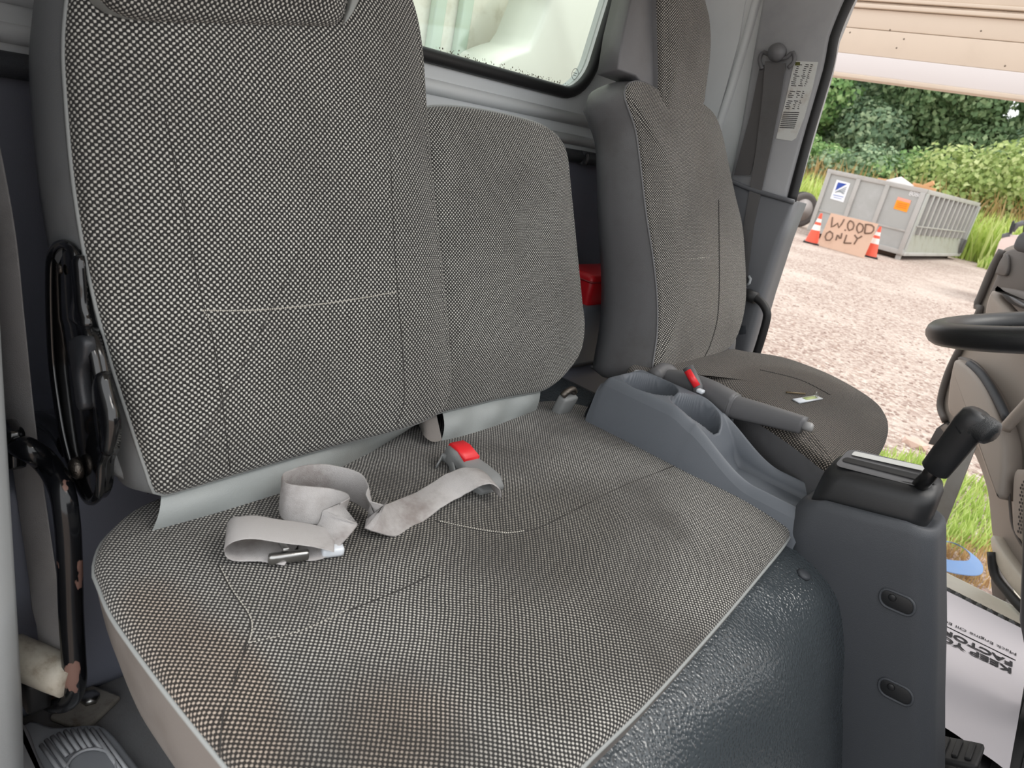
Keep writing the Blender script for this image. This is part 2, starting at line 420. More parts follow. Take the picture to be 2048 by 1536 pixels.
part('lower_pillar_trim', prism([XP(*p, SX-.05) for p in low], (-1, 0, 0), .09, bev=.014), trim_dark, wr)
part('trim_pocket', prism([XP(*p, SX-.052) for p in ((1478, 652), (1492, 650), (1492, 668), (1478, 670))], (-1, 0, 0), .01, bev=.002), plas_dark, wr)
part('door_seal', tube([XP(*p, SX-.022) for p in ((1760, -70), (1722, -34), (1699, 0), (1669, 72), (1656, 138), (1616, 275), (1590, 375), (1583, 402))], .0125, n=10, res=40), rubber, wr)
part('cup_edge', tube([XP(*p, SX-.05) for p in ((1440, 352), (1500, 378), (1588, 404))], .006, n=8, res=12), trim_dark, wr)
# passenger side pillar close to the camera
wl = thing('wall_left', (.12, .80, 0), 'pale blue-grey passenger door pillar at the left edge', kind='structure')
part('pillar_trim', rings_mesh([[V((x, y, z)) for x, y in ((.180-.012*(z < .2)*(.2-z)*5, .745), (.180-.012*(z < .2)*(.2-z)*5, .80), (.10, .84), (.06, .80), (.06, .70), (.10, .68), (.155, .705), (.172, .722))] for z in (.06, .12, .2, .4, .7, 1.0, 1.3, 1.5)], cap0=True, cap1=True), trim_light, wl)
part('door_frame', box((.075, .70, .75), (.05, .09, 1.5), bev=.015), white_m, wl)
part('rear_side_panel', box((.09, .99, .75), (.05, .32, 1.5)), wall_blue, wl, smooth=False)
# cab floor
fl = thing('floor', (1.1, .2, 0), 'grey rubber cab floor', kind='structure')
part('rubber_sheet', box((1.10, .25, -.02), (1.90, 1.7, .04)), floor_m, fl, smooth=False)
part('rear_step', box((1.03, 1.03, .19), (1.9, .24, .38), bev=.02), wall_blue, fl)
# driver foot-well mat with ribs
mat_t = part('floor_mat', box((1.66, -.16, .006), (.66, .62, .010), bev=.004), floor_black, label='black ribbed rubber floor mat in the driver foot well', cat='floor mat')
for k in range(26):
    part('rib', box((1.66+.0, -.44+k*.022, .0125), (.62, .008, .006)), floor_black, mat_t, smooth=False)
# door sill tread with raised studs
sill = thing('trim_1', (2.03, 0, 0), 'black studded door sill strip', kind='structure')
part('strip', box((2.03, .0, .004), (.10, 1.2, .016), bev=.003), floor_black, sill)
sv = []
for i in range(4):
    for j in range(46):
        c = V((1.992+i*.024, -.56+j*.025, .012)); a, b = .010, .0085
        sv.append(([c+V((-a, -b, 0)), c+V((a, -b, 0)), c+V((a, b, 0)), c+V((-a, b, 0)), c+V((0, 0, .007))], [(0, 1, 4), (1, 2, 4), (2, 3, 4), (3, 0, 4)]))
tag(part('studs', join(*sv), plain('stud_rubber', S(42, 42, 43), .35), sill, smooth=False), kind='stuff')
st = thing('trim_2', (2.13, 0, -.2), 'cream painted door sill flange', kind='structure')
part('flange', box((2.165, 0, -.045), (.15, 1.5, .05), bev=.008), cream, st)
part('lip', box((2.25, 0, -.075), (.03, 1.5, .09), bev=.006), white_m, st)
# engine cover in front of the bench
prof = [(.42, .34), (.27, .365), (.215, .362), (.175, .345), (.145, .318), (.118, .27), (.088, .19), (.055, .09), (.03, .01)]
PR = catmull([V((0, a, b)) for a, b in prof], 40, False)
def ecf(u, v):
    p = PR[min(int(v*39+.5), 39)]; x = .30+u*.86
    wv = .006*sin(x*19+p.y*30)*min(1, v*2)+.004*noise.noise(V((x*9, p.y*14, p.z*9)))
    dx = max(0, (x-1.02)/.14); e = .05*dx**2.2*max(0, v-.3)
    return (x, p.y-wv-e*.3+.0, p.z-abs(wv)*.4+.015*dx*(1-v))
eng = thing('engine_cover', (.75, .2, 0), 'shiny dark grained vinyl engine cover below the bench front', 'engine cover')
ev, ef = grid(ecf, 90, 39)
part('cover', (ev, ef), engine_m, eng)
ENG = bvh_of((ev, ef))
fp = hit(1607, 1150, ENG, .001)
if fp is None: fp = V((1.08, .19, .36))
part('push_fastener', lathe([(.011, -.002), (.011, .002), (.008, .004), (.001, .0045)], fp, (0, -.25, 1), 16), plas_dark, eng)
# raised rear tunnel between bench and driver seat
part('tunnel', box((1.22, .74, .20), (.26, .62, .37), bev=.03), engine_m, eng)
# roof and dashboard: added outside the picture to shade the cab
rf = thing('ceiling', (1.03, .4, 1.55), 'unseen cab headliner added to shade the cab, white for bounce', kind='structure')
part('headliner', box((1.03, .60, 1.60), (1.95, 1.15, .04)), white_m, rf, smooth=False)
dsh = thing('dashboard', (1.0, -.64, 0), 'unseen grey dashboard added to shade the foot well', 'dashboard')
part('body', box((1.03, -.64, .42), (1.80, .34, .80), bev=.05), plas_grey, dsh)
# ================================================================== passenger bench
bench = thing('bench_seat', (.70, .55, 0), 'wide tweed passenger bench seat with two backrests, nearest the camera', 'seat')
CZ = .388
co = [ZP(*p, CZ) for p in ((188, 1135), (200, 1180), (222, 1232), (268, 1300), (335, 1390), (400, 1472), (455, 1540), (540, 1650))]
co += [V((.235, .22, CZ)), V((.29, .19, CZ)), V((.40, .19, CZ))]
co += [ZP(*p, CZ) for p in ((1160, 1540), (1290, 1412), (1420, 1268), (1520, 1150), (1572, 1085), (1586, 1050), (1578, 1018), (1540, 985), (1470, 940), (1390, 900), (1280, 855), (1190, 826), (1130, 812))]
co += [V((1.12, .80, CZ)), V((.9, .82, CZ)), V((.6, .82, CZ)), V((.36, .80, CZ)), V((.28, .76, CZ))]
(cv, cf, cuv), (sv, sf), edge = pillow(co, (0, 0, 1), .20, .012, er=.013, M=200, K=24, power=4, bulge=.006, taper=.045)
cush = part('cushion', (cv, cf), fab_cush, bench, uv=cuv)
part('cushion_skirt', (sv, sf), vinyl_warm, bench)
part('piping', tube(edge, .0028, n=6, closed=True), piping_m, cush)
part('seat_base', prism([V((.42, .32, .19)), V((1.04, .32, .19)), V((1.04, .80, .19)), V((.42, .80, .19))], (0, 0, 1), .19, bev=.01), plas_black, bench)
CB = bvh_of((cv, cf))
seam(CB, ((436, 1130), (462, 1180), (500, 1240), (492, 1290), (470, 1360), (445, 1440), (440, 1536)), thread_dark, cush, r=.0008)
seam(CB, ((492, 1288), (580, 1268), (680, 1228), (800, 1180), (860, 1150)), thread_dark, cush, r=.0008)
seam(CB, ((870, 1042), (930, 1055), (1000, 1066), (1070, 1058), (1140, 1025), (1240, 975), (1340, 935), (1425, 905)), thread_dark, cush, r=.0008)
stitches(CB, ((440, 1132), (465, 1180), (503, 1240), (497, 1290)), 28, thread, cush)
stitches(CB, ((500, 1286), (600, 1262), (700, 1218)), 26, thread, cush)
stitches(CB, ((880, 1043), (950, 1058), (1010, 1066), (1050, 1062)), 40, thread, cush, r=.0009)
# passenger backrest
BN = V((0, -1, .30)).normalized(); B0 = V((.5, .735, .45))
bo = [onp(*p, B0, BN) for p in ((308, 984), (292, 940), (262, 850), (215, 700), (180, 560), (158, 440), (143, 330), (132, 200), (127, 100), (133, 10), (150, -80), (210, -150), (330, -180), (520, -180), (680, -165), (770, -105), (818, 0), (838, 90), (848, 220), (862, 380), (880, 540), (893, 680), (897, 760), (886, 808), (860, 834), (790, 860), (650, 896), (480, 945), (380, 975), (330, 988))]
(bv, bf, buv), (bsv, bsf), bedge = pillow(bo, BN, .125, .030, er=.018, M=180, K=22, power=4, bulge=.008)
pb = part('passenger_backrest', (bv, bf), fab_back, bench, uv=buv, label='tall tweed backrest of the outer passenger place')
part('side_panel', (bsv, bsf), vinyl, pb)
part('piping', tube(bedge, .0028, n=6, closed=True), piping_m, pb)
PB = bvh_of((bv, bf))
seam(PB, ((330, 230), (365, 400), (395, 560), (430, 700), (450, 850), (462, 955)), thread_dark, pb, r=.0006)
seam(PB, ((780, 300), (788, 480), (795, 580), (805, 700), (808, 800), (790, 855)), thread_dark, pb, r=.0007)
stitches(PB, ((405, 621), (500, 621), (600, 613), (700, 600), (792, 584)), 90, thread, pb, r=.0009, duty=.7)
stitches(PB, ((405, 621), (425, 645)), 6, thread, pb, r=.0008)
# headrest of the passenger backrest and the pale gusset beside it
HN = V((0, -1, .12)).normalized()
h0 = onp(480, 40, B0, BN)+V((0, -.040, 0))
ho = [onp(*p, h0, HN) for p in ((190, -20), (240, 30), (330, 45), (480, 50), (600, 52), (670, 48), (688, 0), (700, -120), (690, -300), (600, -380), (300, -380), (190, -320), (170, -150))]
(hv, hf, huv), (hsv, hsf), hedge = pillow(ho, HN, .10, .02, er=.018, M=100, K=12, power=4)
hp = part('headrest', (hv, hf), fab_back, bench, uv=huv)
part('headrest_side', (hsv, hsf), vinyl_light, hp)
gP = [onp(*p, B0+V((0, -.052, 0)), BN) for p in ((690, 48), (698, 20), (706, -6), (708, -60), (730, -60), (722, -4), (708, 24))]
part('gusset', prism(gP, BN, .02, bev=.002), vinyl_light, pb)
# middle backrest
M0 = V((.9, .757, .45))
mo = [onp(*p, M0, BN) for p in ((815, 815), (812, 600), (800, 400), (806, 260), (830, 224), (870, 213), (940, 217), (1020, 232), (1080, 250), (1112, 274), (1128, 310), (1136, 380), (1146, 480), (1158, 600), (1163, 650), (1156, 700), (1134, 738), (1088, 778), (1000, 796), (890, 822), (850, 832))]
(mv, mf, muv), (msv, msf), medge = pillow(mo, BN, .10, .022, er=.016, M=140, K=18, power=4)
mb = part('middle_backrest', (mv, mf), fab_mid, bench, uv=muv, label='short tweed backrest of the middle place')
part('side_panel', (msv, msf), vinyl, mb)
part('piping', tube(medge, .0026, n=6, closed=True), piping_m, mb)
MBV = bvh_of((mv, mf))
# vinyl flaps hanging from the backrests onto the cushion
def flap(top, bot, parent, name, mat, P0, n=40, puff=.008):
    A = catmull([onp(*p, P0, BN)+V((0, .010, .004)) for p in top], n+1, False); Bq = catmull([hit(*p, CB, -.002) or ZP(*p, CZ+.03) for p in bot], n+1, False)
    def fn(u, v):
        a = A[int(u*n+.5)]; b = Bq[int(u*n+.5)]; p = a.lerp(b, v)
        return p+V((0, -1, .3))*(puff*sin(pi*v)+.004*sin(u*17)*sin(pi*v))
    return part(name, grid(fn, n, 8), mat, parent)
flap(((330, 988), (480, 945), (650, 896), (790, 860), (850, 836)), ((302, 1062), (480, 1012), (620, 965), (720, 915), (845, 842)), pb, 'lower_flap', vinyl_light, B0)
flap(((889, 823), (940, 810), (1000, 796), (1087, 779)), ((882, 882), (940, 868), (1000, 848), (1072, 820)), mb, 'lower_flap', vinyl_light, M0)
c0 = [V(p) for p in (ZP(884, 880, CZ+.03), ZP(866, 884, CZ+.03), ZP(848, 872, CZ+.034), ZP(838, 850, CZ+.03))]
part('flap_curl', grid(lambda u, v: catmull(c0, 13, False)[int(u*12+.5)].lerp(onp(888-46*u, 824+22*u, M0, BN)+V((0, .03, .01)), v), 12, 6), vinyl_warm, mb)
# stitched vinyl tail at the lower left of the backrest
tl = [(305, 985), (290, 968), (262, 968), (235, 952), (215, 925), (208, 892), (222, 860), (250, 872), (285, 930)]
part('side_tail', prism([onp(*p, B0+V((0, .06, 0)), BN) for p in tl], BN, .03, bev=.006), vinyl, pb)
# black recliner bracket bolted to the backrest side
bx = .268
br_o = [XP(*p, bx) for p in ((103, 560), (106, 512), (120, 491), (138, 490), (152, 508), (158, 560), (166, 640), (178, 668), (192, 720), (206, 790), (219, 845), (216, 900), (206, 925), (203, 975), (190, 1000), (174, 994), (152, 950), (132, 880), (118, 800), (108, 720), (104, 640))]
br_c = catmull(br_o, 90)
rb = part('recliner_bracket', prism(br_c, (-1, 0, 0), .012, bev=.004), black_gloss, bench, label='glossy black metal recliner bracket')
part('bracket_rim', tube([p+V((-.001, 0, 0)) for p in br_c], .0055, n=8, closed=True), black_gloss, rb)
part('release_lever', prism(catmull([XP(*p, bx-.012) for p in ((135, 690), (140, 676), (155, 672), (166, 685), (164, 720), (156, 745), (160, 790), (164, 815), (152, 818), (143, 760))], 40), (-1, 0, 0), .012, bev=.004), plain('satin_black', S(52, 54, 58), .38, grain=900), rb)
part('upper_boss', prism(catmull([XP(*p, bx-.006) for p in ((136, 520), (148, 512), (153, 560), (158, 620), (166, 655), (150, 655), (134, 635), (140, 580))], 30), (-1, 0, 0), .01, bev=.006), black_gloss, rb)
part('lower_boss', prism(catmull([XP(*p, bx-.008) for p in ((180, 765), (192, 745), (203, 790), (216, 845), (212, 895), (202, 915), (190, 880), (182, 820))], 30), (-1, 0, 0), .012, bev=.006), black_gloss, rb)
part('pivot_bolt', lathe([(.013, 0), (.013, .006), (.009, .010), (.001, .0115)], XP(160, 935, bx-.002), (-1, 0, 0), 18), steel_dark, rb)
part('screw', lathe([(.006, 0), (.005, .003), (.001, .0035)], XP(122, 538, bx-.002), (-1, 0, 0), 12), steel_dark, rb)
part('hinge_link', tube([XP(60, 838, .29), XP(90, 842, .285), XP(120, 866, .28), XP(140, 900, .275)], .012, n=8, res=10), black_gloss, rb)

# ================================================================== driver seat
drv = thing('bucket_seat', (1.52, .5, 0), 'tweed bucket driver seat with headrest beside the open door', 'seat')
DZ = .478
do = [ZP(*p, DZ) for p in ((1485, 712), (1560, 724), (1640, 752), (1700, 782), (1750, 815), (1771, 842), (1775, 868), (1765, 898), (1742, 928), (1715, 944), (1680, 950), (1648, 942), (1600, 905), (1548, 868), (1500, 838), (1455, 808), (1400, 775))]
do += [V((1.25, .66, DZ)), V((1.32, .72, DZ)), V((1.52, .74, DZ)), V((1.70, .70, DZ))]
(dv_, df_, duv), (dsv, dsf), dedge = pillow(do, (0, 0, 1), .12, .012, er=.018, M=150, K=18, power=4, taper=.03)
dcu = part('cushion', (dv_, df_), fab_drvc, drv, uv=duv)
part('cushion_side', (dsv, dsf), vinyl_shaded, drv)
part('seat_base', box((1.53, .5, .165), (.36, .40, .34), bev=.02), plas_black, drv)
DB = bvh_of((dv_, df_))
seam(DB, ((1520, 740), (1600, 760), (1660, 790)), thread_dark, dcu, r=.0015)
DN = V((0, -1, .42)).normalized(); D0 = V((1.5, .655, .483))
mo2 = [onp(*p, D0, DN) for p in ((1306, 745), (1308, 712), (1314, 665), (1314, 595), (1306, 517), (1292, 427), (1280, 325), (1271, 262), (1258, 222), (1248, 190), (1256, 168), (1282, 164), (1316, 180), (1350, 194), (1395, 204), (1424, 228), (1440, 268), (1452, 325), (1466, 390), (1480, 450), (1486, 520), (1488, 590), (1481, 640), (1467, 680), (1450, 700), (1415, 716), (1375, 730), (1335, 742))]
(qv, qf, quv), (qsv, qsf), qedge = pillow(mo2, DN, lambda p: .115+.055*min(max((.95-p.z)/.4, 0), 1), .018, er=.009, M=150, K=18, power=4, bulge=.012)
dbk = part('backrest', (qv, qf), fab_drv, drv, uv=quv)
part('side_panel', (qsv, qsf), vinyl_shaded, dbk)
part('piping', tube(qedge, .0026, n=6, closed=True), plain('dark_piping', S(104, 104, 106), .5), dbk)
QB = bvh_of((qv, qf))
seam(QB, ((1437, 400), (1438, 500), (1438, 580), (1434, 640), (1420, 690), (1408, 715)), thread_dark, dbk, r=.0016)
stitches(QB, ((1378, 518), (1400, 516), (1422, 514)), 12, thread, dbk, r=.0007)
# headrest: fabric front, vinyl wedge on its near side
EN = V((0, -1, .34)).normalized(); E0 = onp(1360, 215, D0, DN)+V((0, -.004, 0))
ho2 = [onp(*p, E0, EN) for p in ((1318, 232), (1316, 150), (1314, 60), (1312, -20), (1310, -110), (1330, -170), (1370, -170), (1392, -110), (1402, -10), (1413, 42), (1415, 103), (1406, 180), (1398, 215), (1360, 228))]
(rv, rf, ruv), (rsv, rsf), redge = pillow(ho2, EN, .085, .014, er=.012, M=110, K=12, power=4)
dh = part('headrest', (rv, rf), fab_drv, drv, uv=ruv)
part('headrest_side', (rsv, rsf), vinyl_shaded, dh)
wp = [onp(*p, E0+V((0, .01, 0)), EN) for p in ((1319, 234), (1314, 150), (1311, 0), (1309, -90), (1282, -90), (1262, 0), (1248, 60), (1236, 138), (1272, 152), (1300, 184))]
part('headrest_wedge', prism(wp, EN, .05, bev=.004), vinyl_shaded, dh)
# frayed lower edge, rolled flap and recliner cover
part('lower_trim', prism([XP(*p, 1.335) for p in ((1214, 728), (1300, 728), (1302, 748), (1290, 760), (1225, 750))], (-1, 0, 0), .03, bev=.004), vinyl_shaded, drv)
part('rolled_flap', tube([ZP(1308, 752, .50), ZP(1325, 740, .505), ZP(1340, 745, .50), ZP(1345, 760, .485)], .016, n=10, res=12), vinyl_shaded, drv)
part('recliner_cover', lathe([(.04, 0), (.045, .012), (.03, .022), (.002, .024)], ZP(1464, 700, .49)+V((.0, .02, 0)), (.3, -1, .2), 18), plas_grey, drv)
# ================================================================== centre console with cup holders
con = thing('cup_holder_console', (1.2, .45, .37), 'slate grey cup holder console between bench and driver seat', 'console')
def sst(a, b, x):
    t = min(max((x-a)/(b-a), 0), 1); return t*t*(3-2*t)
def con_h(x, y):
    # x across 1.135..1.275, y front .235 .. back .675
    xc = (x-1.205)/.07
    top = .434+(.505-.434)*sst(.40, .47, y)-.018*sst(.52, .45, y)
    wall = .434+.063*sst(.33, .50, y)
    edge_ = max(0, abs(xc)-.80)/.20
    h = top
    # shallow tray in front
    tray = sst(.262, .272, y)*sst(.43, .42, y)*sst(.80, .72, abs(xc))
    h -= .010*tray*sst(.46, .40, y)
    # side rims sweep down to the tray
    rim = sst(.72, .80, abs(xc))
    h = max(h, wall*rim+h*(1-rim)) if y < .47 else h
    # wells
    for cy, r, d in ((.607, .056, .075), (.500, .052, .085)):
        q = math.hypot((x-1.205)/1.0, (y-cy))
        h -= d*sst(r, r-.008, q)*(1 if h > .43 else 0)
    h -= .016*edge_**2
    h -= .02*sst(.655, .678, y)**2
    return h
nx, ny = 56, 150
def con_f(u, v):
    x = 1.135+.14*u; y = .235+.443*v; return (x, y, con_h(x, y))
gv, gf = grid(con_f, nx, ny)
# skirt down to the tunnel
def side(pts, out):
    return rings_mesh([pts, [p+V(out)*.012+V((0, 0, -.05)) for p in pts], [V((p.x+out[0]*.016, p.y+out[1]*.016, .33)) for p in pts]], closed=False)
Lp = [gv[j*(nx+1)] for j in range(ny+1)]; Rp = [gv[j*(nx+1)+nx] for j in range(ny+1)]; Bp = [gv[ny*(nx+1)+i] for i in range(nx+1)]; Fp = [gv[i] for i in range(nx+1)]
part('body', join((gv, gf), side(Lp, (-1, 0, 0)), side(Rp, (1, 0, 0)), side(Bp, (0, 1, 0)), side(Fp, (0, -1, 0))), plas, con)
part('rear_catch', lathe([(.014, -.004), (.014, .003), (.010, .006), (.001, .007)], V((1.255, .66, .497)), (0, .2, 1), 14), clear_plas, con)
part('tray_hole', lathe([(.009, 0), (.009, .002), (.004, .0022), (.003, .001)], V((1.185, .405, .424)), (0, 0, 1), 14), plas_black, con)
# chrome belt stub between cushion and console
sb = hit(1152, 806, CB) or ZP(1152, 806, .43)
sb = ZP(1152, 812, .435)+V((0.01, .03, 0))
stub = thing('belt_stalk', sb-V((0, 0, .04)), 'short buckle stalk with worn metal cap between bench and cup holder', 'belt buckle')
part('stalk', box(sb+V((0, .005, -.02)), (.045, .022, .06), Matrix.Rotation(.25, 3, 'X'), bev=.006), sleeve_m, stub)
part('cap', tube([sb+V((-.020, 0, .010)), sb+V((-.012, -.003, .020)), sb+V((.006, -.003, .022)), sb+V((.018, 0, .012))], .007, n=8, res=12), steel_dark, stub)

# ================================================================== parking brake
pbk = thing('parking_brake', (1.31, .5, .42), 'grey parking brake lever with push button beside driver seat', 'brake lever')
bp = [V((1.315, .665, .478)), V((1.31, .60, .497)), V((1.305, .53, .503)), V((1.30, .468, .497))]
def lever(path, hh, hw, n=24):
    P = catmull(path, n, False); rg = []
    for i, p in enumerate(P):
        t = i/(n-1); a = hh[0]+(hh[1]-hh[0])*t; b = hw[0]+(hw[1]-hw[0])*t
        rg.append([p+V((b*(abs(cos(k*pi/8))**.6)*(1 if cos(k*pi/8) >= 0 else -1), 0, a*(abs(sin(k*pi/8))**.6)*(1 if sin(k*pi/8) >= 0 else -1))) for k in range(16)])
    return rings_mesh(rg, cap0=True, cap1=True)
part('base_cover', lever(bp, (.020, .027), (.017, .021)), plas_grey, pbk)
gp = [V((1.30, .470, .497)), V((1.30, .43, .504)), V((1.30, .38, .512)), V((1.30, .333, .519))]
part('grip', lever(gp, (.023, .0165), (.018, .014)), plas_grey, pbk)
part('grip_collar', lever([V((1.30, .474, .497)), V((1.30, .466, .498))], (.0265, .0265), (.0205, .0205), 4), plas_grey, pbk)
part('release_button', lathe([(.0085, 0), (.0085, .014), (.006, .017), (.001, .0175)], V((1.30, .334, .519)), (0, -1, .15), 14), plain('button_grey', S(150, 150, 150), .4), pbk)
part('bracket', prism([V((1.29, .66, .48)), V((1.29, .47, .48)), V((1.29, .45, .40)), V((1.29, .66, .38))], (-1, 0, 0), .03, bev=.004), plas_dark, pbk)
# driver buckle with red button
rbp = XP(1374, 744, 1.278); rb2 = XP(1393, 775, 1.278)
dbk2 = thing('driver_belt_buckle', rb2-V((0, 0, .05)), 'narrow driver belt buckle with red strip beside parking brake', 'belt buckle')
part('housing', tube([rbp+V((.006, .004, .008)), rb2+V((.006, 0, 0)), rb2+V((.006, -.01, -.04))], .011, n=10), plas_grey, dbk2)
part('red_button', tube([rbp+V((-.004, -.002, .004)), rb2+V((-.004, -.002, .004))], .0075, n=8), red_m, dbk2)
part('clear_latch', box(rb2+V((-.004, -.012, -.002)), (.014, .014, .008), bev=.003), clear_plas, dbk2)
# key with tag on the driver cushion
kp = hit(1612, 801, DB, .004); kq = hit(1572, 787, DB, .003); kr = hit(1638, 797, DB, .004); k0 = hit(1592, 805, DB, .004)
key = thing('ignition_key', kp, 'vehicle key with pale plastic tag lying on driver cushion', 'key')
ax = (kr-k0).normalized(); ay = V((0, 0, 1)).cross(ax).normalized()
part('tag', prism([k0+ay*.010, kr+ay*.010, kr-ay*.008, k0-ay*.008], (0, 0, 1), .003, bev=.001), clear_plas, key)
part('tag_label', prism([k0.lerp(kr, .35)+ay*.007+V((0, 0, .0008)), k0.lerp(kr, .85)+ay*.007+V((0, 0, .0008)), k0.lerp(kr, .85)-ay*.004+V((0, 0, .0008)), k0.lerp(kr, .35)-ay*.004+V((0, 0, .0008))], (0, 0, 1), .0006), plain('yellow_green_label', S(176, 190, 130), .6), key)
part('blade', tube([kq, kq.lerp(kr, .55)+V((0, 0, .002))], .0022, n=6), plain('brass_key', S(120, 106, 84), .4, metal=.6), key)
part('ring', tube([kr.lerp(kp, .3)+V((.006*cos(a), .002*sin(a), .006+.006*sin(a))) for a in [i*pi/6 for i in range(12)]], .0009, n=5, closed=True), steel, key)

# ================================================================== gear selector pod
pod = thing('gear_selector_pod', (1.18, .1, 0), 'dark slate gear selector pedestal in front of the console', 'gear selector')
rgs = []
for z, yf, yr, x0, x1, r in ((.0, -.115, .16, 1.145, 1.27, .03), (.10, -.080, .17, 1.14, 1.265, .03), (.22, -.036, .20, 1.133, 1.258, .032), (.34, .006, .24, 1.128, 1.253, .034), (.44, .044, .262, 1.124, 1.248, .036), (.485, .061, .262, 1.124, 1.246, .036), (.497, .066, .258, 1.127, 1.243, .036), (.500, .072, .252, 1.132, 1.238, .034), (.494, .078, .246, 1.138, 1.232, .03)):
    rgs.append([V((x, y, z-.06*sst(.15, .30, y)*(z > .3))) for x, y in rrect(x0, x1, yf, yr, r, 6)])
part('pedestal', rings_mesh(rgs, cap1=True), plas_dark, pod)
rgs = []
for z, i in ((.46, 0), (.500, 0), (.530, .002), (.541, .006), (.545, .012), (.546, .02)):
    rgs.append([V((x, y, z-.028*sst(.13, .26, y)+(.30*(x-1.141)-.008)*sst(.49, .535, z))) for x, y in rrect(1.141+i, 1.229-i, .082+i, .246-i, .028, 6)])
cap = part('cap', rings_mesh(rgs, cap1=True), plas_black, pod)
part('top_plate', rings_mesh([[V((x, y, .5415-.028*sst(.13, .26, y)+.30*(x-1.141))) for x, y in rrect(1.160+i, 1.218-i, .10+i, .232-i, .012, 5)] for i in (0, .002)], cap1=True), plain('satin_grey_plate', S(84, 84, 86), .35), cap)
part('selector_slot', rings_mesh([[V((x, y, .5425-.028*sst(.13, .26, y)+.30*(x-1.141))) for x, y in rrect(1.176+i, 1.190-i, .105+i, .228-i, .006, 4)] for i in (0, .001)], cap1=True), rubber, cap)
part('position_window', rings_mesh([[V((x, y, .5430-.028*sst(.13, .26, y)+.30*(x-1.141))) for x, y in rrect(1.198+i, 1.211-i, .12+i, .222-i, .003, 4)] for i in (0, .001)], cap1=True), plain('glossy_window', S(190, 190, 186), .06), cap)
lv = thing_lever = None
ls = [V((1.178, .118, .53)), V((1.16, .108, .565)), V((1.15, .102, .592))]
part('lever_shaft', tube(ls, .0105, n=12), plain('shaft_black', S(16, 16, 17), .3), pod)
gb = XP(1868, 942, 1.15); gt = XP(1955, 832, 1.13)
gr = []
for t, a, b in ((0, .012, .017), (.03, .016, .0195), (.3, .017, .0205), (.6, .0175, .021), (.85, .0185, .022), (1.0, .0175, .020), (1.06, .012, .014)):
    p = gb.lerp(gt, t); d = (gt-gb).normalized(); e = V((1, 0, 0)); e = (e-d*e.dot(d)).normalized(); g = d.cross(e)
    gr.append([p+e*a*cos(k*pi/8)+g*b*sin(k*pi/8) for k in range(16)])
grip = part('grip', rings_mesh(gr, cap0=True, cap1=True), plas_black, pod, label='black gear knob on a short shaft')
kn = [XP(1928, 858, 1.135), XP(1948, 850, 1.132), XP(1966, 856, 1.13), XP(1982, 868, 1.128), XP(1990, 874, 1.126)]
gr = []; P = catmull(kn, 12, False)
for i, p in enumerate(P):
    t = i/11; rr = .019*(1 if t < .8 else math.sqrt(max(0.05, 1-((t-.8)/.2)**2*.8)))
    d = (P[min(i+1, 11)]-P[max(i-1, 0)]).normalized(); e = V((1, 0, 0)); e = (e-d*e.dot(d)).normalized(); g = d.cross(e)
    gr.append([p+e*rr*.95*cos(k*pi/8)+g*rr*sin(k*pi/8) for k in range(16)])
part('knob', rings_mesh(gr, cap0=True, cap1=True), plain('grained_black', S(34, 36, 38), .3, grain=900, grain_s=.5), grip)
for (cx, cy) in ((1795, 1203), (1792, 1382)):
    c = XP(cx, cy, 1.128+(.0 if cy < 1300 else .006))
    ov = [c+V((-.003, y_+.25*z_, z_-.12*y_)) for y_, z_ in rrect(-.024, .024, -.014, .014, .0125, 5)]
    q = part('screw_recess', prism(ov, (-1, 0, 0), .004, bev=.001), plas_black, pod)
    part('recess_rim', tube(ov, .0022, n=6, closed=True), plas_dark, q)
    part('screw', lathe([(.006, 0), (.005, .001), (.001, .0012)], c+V((-.003, .008, .003)), (-1, 0, 0), 10), plas_black, q)

# ================================================================== lap belt on the cushion
belt = thing('lap_belt', hit(640, 1080, CB), 'looped silver-grey lap belt with metal tongue on the bench cushion', 'seat belt')
UPV = V((0, 0, 1))
BW = .047
def hp_(px, py, h): return hit(px, py, CB)+V((0, 0, h))
def hq_(px, py, h): return ZP(px, py, hit(px, py, CB).z+h)
# standing loop
base = [(676, 1072), (652, 1054), (605, 1050), (566, 1042), (560, 1018), (596, 1002), (655, 1000), (708, 1014), (736, 1042), (742, 1062)]
pts = [hp_(a, b, .006+BW/2) for a, b in base]; sd = [UPV+(p-hp_(650, 1040, .03)).normalized()*.12 for p in pts]
wv = (hit(520, 1040, CB)-hit(520, 1100, CB)).normalized()
pts = [hp_(596, 1100, .004), hp_(640, 1098, .008)]+pts; sd = [wv, wv+UPV*.4]+sd; sd[2] = UPV+wv*.25
loop_n = len(pts); sd_loop = list(sd)
# tail running up to and over the buckle
c2 = [(778, 1040, .013), (819, 1022, .007), (883, 984, .012), (915, 966, .022), (946, 954, .032), (970, 953, .032), (988, 966, .022), (990, 984, .008)]
tpts = [hq_(a, b, h) for a, b, h in c2]
wd = V((-.55, .83, 0)); sd = [wd+UPV*.5, wd+UPV*.15, wd, wd, wd, wd, wd+V((.2, 0, 0)), wd+V((.5, 0, 0)), wd+V((.8, .1, 0)), wd+V((.8, .1, 0))]
tf = V((-.62, .78, 0))
sd = sd_loop+[tf+UPV*.35, tf, tf, tf, tf+V((.15, 0, 0)), tf+V((.5, .1, 0)), tf+V((1.0, .2, 0)), tf+V((1.1, .3, 0))]
part('strap', ribbon(pts+tpts, sd, BW, .0016, 170), web_m, belt)
